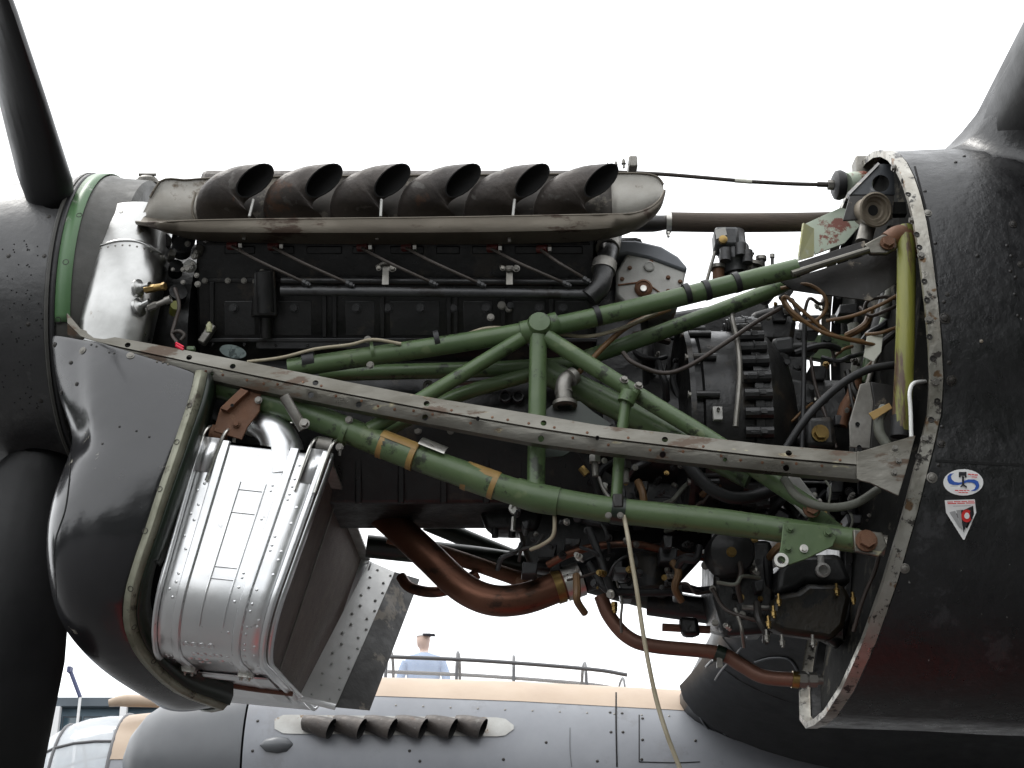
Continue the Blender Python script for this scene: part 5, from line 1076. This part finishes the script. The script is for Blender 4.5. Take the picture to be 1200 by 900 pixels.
# recess with stubs
rows = []
for i in range(29):
    x = 322+280*i/28; e_ = math.sqrt(max(.02, 1-max(0, (x-582)/20.5)**2)); l_ = math.sqrt(max(.25, 1-max(0, (336-x)/16)**2)); mid_ = 849+(x-322)*.014; hh_ = 11*e_*l_
    rows.append([on(nt_, x, mid_-hh_+2*hh_*k/5, .006)[0] for k in range(6)])
B().grid(rows).build('shroud_plate', M['casting'], fn, ang=60)
for k, x in enumerate([358, 394, 430, 466, 501, 536]):
    rr = []
    for (a, c), (d, e), Y, vy in [((x, 838), (x-2, 857), 4.10, .05), ((x+8, 837.5), (x+8, 860), 4.06, .055), ((x+20, 839), (x+16, 864), 4.03, .05), ((x+35, 842), (x+25, 866), 4.0, .045)]:
        A_, C_ = P(a, c, Y), P(d, e, Y); m_ = (A_+C_)/2; u = (A_-C_)/2; rr.append([m_+u*math.cos(2*PI*j/14)+Vector((.012, vy, 0))*math.sin(2*PI*j/14) for j in range(14)])
    s_ = B().loft(rr, True, False).build('exhaust_stub', M['exhaust'], fn, ang=60)
    inn = [[(p-sum(r_, Vector())/14)*.9+sum(r_, Vector())/14 for p in r_] for r_ in reversed(rr)]
    B().loft([rr[-1]]+inn, True, False).build('bore', M['soot_shade'], s_)
p, n_ = on(nt_, 325, 873); b = B(); b.lathe([(.0, -.09), (.03, -.06), (.042, 0), (.035, .05), (0, .09)], p, (1, 0, 0), 16); b.build('blister', M['far_spinner'], fn)
sp2 = thing('inboard_spinner', 'smooth dark grey domed spinner of the engine beyond', 'spinner')
Ls = xs-Xp(168, 870, YC-.1)
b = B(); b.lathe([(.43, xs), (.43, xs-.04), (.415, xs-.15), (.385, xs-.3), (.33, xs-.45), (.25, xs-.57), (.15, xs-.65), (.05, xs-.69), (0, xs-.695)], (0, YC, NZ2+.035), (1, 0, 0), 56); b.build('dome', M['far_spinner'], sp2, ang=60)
# ---------------------------------------------------------------- fuselage and cockpit beyond that
fu = thing('fuselage', 'tan and black bomber fuselage nose far behind the inboard engine', 'fuselage')
YF = 8.6; ZF = Zp(836, YF-.5)-.62
def ringf(x, w_, zt, zb, n=40): return [Vector((x, YF-w_*math.copysign(abs(math.sin(2*PI*k/n))**.85, math.sin(2*PI*k/n)), (zt+zb)/2+(zt-zb)/2*math.cos(2*PI*k/n))) for k in range(n)]
xt = Xp(130, 860, YF-.6); ZT = Zp(826, YF-.45)
sec_f = [(xt, .66, ZT-.03, ZT-1.75), (xt+.3, .70, ZT, ZT-1.85), (xt+1.2, .80, ZT+.02, ZT-2.0), (xt+3, .86, ZT-.02, ZT-2.0), (xt+8, .86, ZT-.2, ZT-1.9), (xt+14, .6, ZT-.3, ZT-1.4)]
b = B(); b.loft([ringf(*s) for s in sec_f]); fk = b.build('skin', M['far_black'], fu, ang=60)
b = B(); b.grid([[Vector((x, YF-(w_+.004)*math.copysign(abs(math.sin(t))**.85, math.sin(t)), (zt+zb)/2+((zt-zb)/2+.004)*math.cos(t)) ) for t in [R(-58+116*k/20) for k in range(21)]] for x, w_, zt, zb in sec_f]); b.build('tan_top', M['camo_earth'], fu, ang=60)
b = B(); b.tube([P(128, 824, YF-.35), P(150, 821, YF-.35), P(210, 824, YF-.35)], [.03, .05, .04], 14); b.build('top_fairing', M['camo_earth'], fu)
tur = thing('nose_turret', 'rounded clear nose turret with dark frames at the lower left', 'gun turret')
zc_ = ZT-.75
def tr(x, f): return [Vector((x, YF-.62*f*math.sin(2*PI*k/36), zc_+.72*f*math.cos(2*PI*k/36))) for k in range(36)]
tp = [(xt-.005, 1.0), (xt-.15, 1.0), (xt-.32, .97), (xt-.48, .9), (xt-.62, .78), (xt-.72, .6), (xt-.78, .36), (xt-.80, .1)]
b = B(); b.loft([tr(*t) for t in tp], True, False); b.build('dome', M['perspex'], tur, ang=70)
for f in (0, 3):
    b = B(); r_ = tr(tp[f][0], tp[f][1]*1.005); b.tube(r_+[r_[0]], .022 if f == 0 else .013, 8, 1); b.build('frame_hoop', M['canopy_frame'], tur)
for k in (9, 5, 31):
    b = B(); b.tube([tr(x, f*1.005)[k] for x, f in tp], .012, 8, 1); b.build('frame_bar', M['canopy_frame'], tur)
for dz in (0, .09):
    b = B(); a = Vector((xt-.70, YF-.3, Zp(875, YF-.3)-dz)); b.tube([a, a+Vector((-.55, 0, -.01))], .018, 10); b.tube([a+Vector((-.45, 0, -.01)), a+Vector((-.58, 0, -.012))], .024, 10); b.build('gun_barrel', M['canopy_frame'], tur)
can = thing('cockpit_canopy', 'long clear cockpit canopy with thin dark frames beyond the inboard nacelle', 'canopy')
YK = 8.2
xa, xb = Xp(452, 785, YK), Xp(735, 790, YK)
def kring(x, w_, h, n=14):
    base = Zp(806, YK)-.25; return [Vector((x, 8.6-w_*math.copysign(abs(math.cos(PI*k/n))**.6, math.cos(PI*k/n)), base+(h+.25)*math.sin(PI*k/n)**.7)) for k in range(n+1)]
def H(px, py): return Zp(py, YK)-Zp(806, YK)
for px, h_ in ((452, 752), (535, 757), (602, 762), (687, 770), (732, 788)):
    x = Xp(px, 785, YK); b = B(); kr = kring(x, .42, H(px, h_)); b.tube(kr, .014 if px < 732 else .01, 6, 1); b.build('frame_hoop', M['canopy_frame'], can)
kk = [kring(Xp(px, 785, YK), .415, H(px, h_)) for px, h_ in ((440, 752), (535, 757), (602, 762), (687, 770), (732, 788))]
B().grid(kk).build('glazing', M['glass'], can, ang=60)
for Y, dy in ((YK, 0), (8.95, 0)):
    b = B(); b.tube([P(440, 769, Y) if Y == YK else Vector((xa-.05, Y, P(440, 769, YK).z)), Vector((P(560, 774, YK).x, Y, P(560, 774, YK).z)), Vector((P(690, 784, YK).x, Y, P(690, 784, YK).z)), Vector((xb, Y, P(733, 791, YK).z))], .016, 8, 4); b.build('frame_rail', M['canopy_frame'], can)
# person standing on a service stand beyond the cockpit
pp = thing('person', 'person in blue clothing and a peaked cap standing far behind the canopy frames', 'person')
YPn = 13.2; c = P(496, 803, YPn); zf = c.z-1.12
def pr(z, w_, d_, dx=0, dy=0, n=20): return [Vector((c.x+dx+w_*math.cos(2*PI*k/n), YPn+dy+d_*math.sin(2*PI*k/n), zf+z)) for k in range(n)]
tor = [pr(.80, .17, .12), pr(.95, .17, .12), pr(1.08, .155, .11), pr(1.25, .19, .125), pr(1.38, .215, .12), pr(1.44, .19, .10), pr(1.475, .08, .07), pr(1.50, .055, .055), pr(1.54, .055, .06), pr(1.57, .07, .085, -.01), pr(1.63, .078, .098, -.01), pr(1.69, .078, .098, -.01), pr(1.74, .065, .08, -.01), pr(1.765, .03, .04, -.01)]
b = B(); b.loft(tor)
for s in (-1, 1): b.tube([Vector((c.x+s*.09, YPn, zf+.86)), Vector((c.x+s*.095, YPn-.01, zf+.48)), Vector((c.x+s*.1, YPn+.01, zf+.09)), Vector((c.x+s*.1, YPn-.1, zf+.03))], [.085, .065, .045, .04], 12)
b.build('body', M['skin'], pp, ang=70)
b = B(); b.loft([pr(.78, .185, .135), pr(.95, .18, .13), pr(1.08, .168, .12), pr(1.25, .2, .135), pr(1.385, .228, .13), pr(1.45, .195, .11), pr(1.485, .08, .08)], True, False); b.build('shirt', M['cloth_blue'], pp, ang=70)
for s in (-1, 1):
    b = B(); h = Vector((c.x+s*.2, YPn, zf+1.38)); b.tube([h, h+Vector((s*.06, -.03, -.16)), h+Vector((s*.07, -.1, -.32)), h+Vector((s*.02, -.26, -.36))], [.06, .052, .042, .036], 12); b.build('sleeve', M['cloth_blue'], pp, ang=70)
b = B()
for s in (-1, 1): b.tube([Vector((c.x+s*.09, YPn, zf+.9)), Vector((c.x+s*.095, YPn-.01, zf+.48)), Vector((c.x+s*.1, YPn+.01, zf+.07))], [.095, .078, .06], 12)
b.build('trousers', M['cap'], pp, ang=70)
b = B(); b.loft([pr(1.675, .085, .105, -.01), pr(1.73, .08, .095, -.01), pr(1.775, .05, .06, -.01), pr(1.785, .01, .01, -.01)], True, False); cp_ = b.build('cap', M['white_post'], pp, ang=50)
b = B(); b.box(Vector((c.x+.06, YPn-.1, zf+1.68)), .14, .12, .014); b.build('brim', M['cap'], cp_, bevel=.004)
ss = thing('service_stand', 'grey service stand under the person beyond the cockpit', 'platform')
B().box((c.x, YPn, zf-.03), 1.6, 1.0, .06).build('deck', M['roof_grey'], ss)
for sx in (-.75, .75):
    for sy in (-.45, .45): B().box((c.x+sx, YPn+sy, (zf-.06)/2), .06, .06, zf-.06).build('leg', M['roof_grey'], ss)
# ---------------------------------------------------------------- building and pole in the distance
bd = thing('hangar_building', 'low blue grey building with windows behind the propeller blade', 'building')
YB = 46.0; zr, ze = Zp(820, YB), Zp(831, YB); xl, xr = Xp(-900, 830, YB), Xp(330, 830, YB)
B().box(((xl+xr)/2, YB+4, (ze)/2), xr-xl, 8, ze).build('wall', M['wall_blue'], bd)
B().box(((xl+xr)/2, YB+3.9, (zr+ze)/2), xr-xl+.6, 9, zr-ze).build('roof_fascia', M['roof_grey'], bd, bevel=.03)
for i in range(14):
    x = Xp(-60+i*24, 850, YB)
    for zz, hh in ((ze-.9, 1.3), (ze-2.7, 1.5), (ze-4.8, 1.6)):
        wn = B().box((x, YB-.03, zz), .62, .08, hh).build('window', M['roof_grey'], bd); B().box((x, YB-.08, zz), .52, .06, hh-.12).build('pane', M['pane'], wn)
for px in (-40, 30, 73, 150): B().box((Xp(px, 840, YB), YB-.6, ze/2), .22, .22, ze).build('post', M['white_post'], bd)
pol = thing('slanted_pole', 'thin dark blue slanted pole above the building roof', 'pole')
B().tube([P(82, 785, YB-1), P(94, 817, YB-1)], .07, 8).build('shaft', M['pole'], pol); B().tube([P(94, 817, YB-1), Vector((P(94, 817, YB-1).x, YB-1, 0))], .05, 8).build('mast', M['white_post'], pol); B().box(P(82, 785, YB-1), .12, .3, .2).build('head', M['pole'], pol)

# ---------------------------------------------------------------- added trees behind the camera, unseen, put in to shape reflections
b = B(); random.seed(9)
for k in range(7000):
    a = R(random.uniform(-115, 115)); rad_ = random.uniform(40, 52); hmax = 6.5+1.8*math.sin(a*9)+1.2*math.sin(a*23+1)
    if R(14) < a < R(75): rad_ = random.uniform(19, 24); hmax = 8.6+1.3*math.sin(a*17)
    c = Vector((rad_*math.sin(a), -rad_*math.cos(a), hmax*random.random()**.7)); u = Vector((random.gauss(0, 1), random.gauss(0, 1), random.gauss(0, 1))).normalized(); v = u.orthogonal().normalized(); s = random.uniform(.7, 1.6)
    b.add([c-u*s-v*s, c+u*s-v*s, c+u*s+v*s, c-u*s+v*s], [(0, 1, 2, 3)])
o = b.build('reflection_trees', mat('reflection_leaves', (.03, .05, .02), (.05, .075, .03), rough=.7, scale=.4)); o['kind'] = 'stuff'; o['label'] = 'added dark green trees out of view, there only for reflections'

tp = B(); rows = []  # added red sheet, out of view, gives the metal above its red reflections
for i in range(13):
    rows.append([Vector((-.45+i*.16, -1.0+j*.2, .012+.004*math.sin(i*2.1+j*1.7))) for j in range(8)])
tag(tp.grid(rows).build('reflection_sheet', mat('red_sheet', (.26, .028, .022), (.2, .024, .02), rough=.5, scale=5, bump=.2, bscale=12), None, solid=.004), 'added red sheet under the engine, out of view, there for its reflection', 'sheet')

# ---------------------------------------------------------------- put every thing's origin at its base
bpy.context.view_layer.update()
def kids(o):
    out = []
    for c in o.children: out += [c]+kids(c)
    return out
for o in [o for o in sc.objects if o.parent is None and o.type == 'EMPTY']:
    pts = [c.matrix_world @ v.co for c in kids(o) if c.type == 'MESH' for v in c.data.vertices]
    if not pts: continue
    base = Vector(((min(p.x for p in pts)+max(p.x for p in pts))/2, (min(p.y for p in pts)+max(p.y for p in pts))/2, min(p.z for p in pts)))
    o.location = base
    for c in o.children: c.location = c.location-base
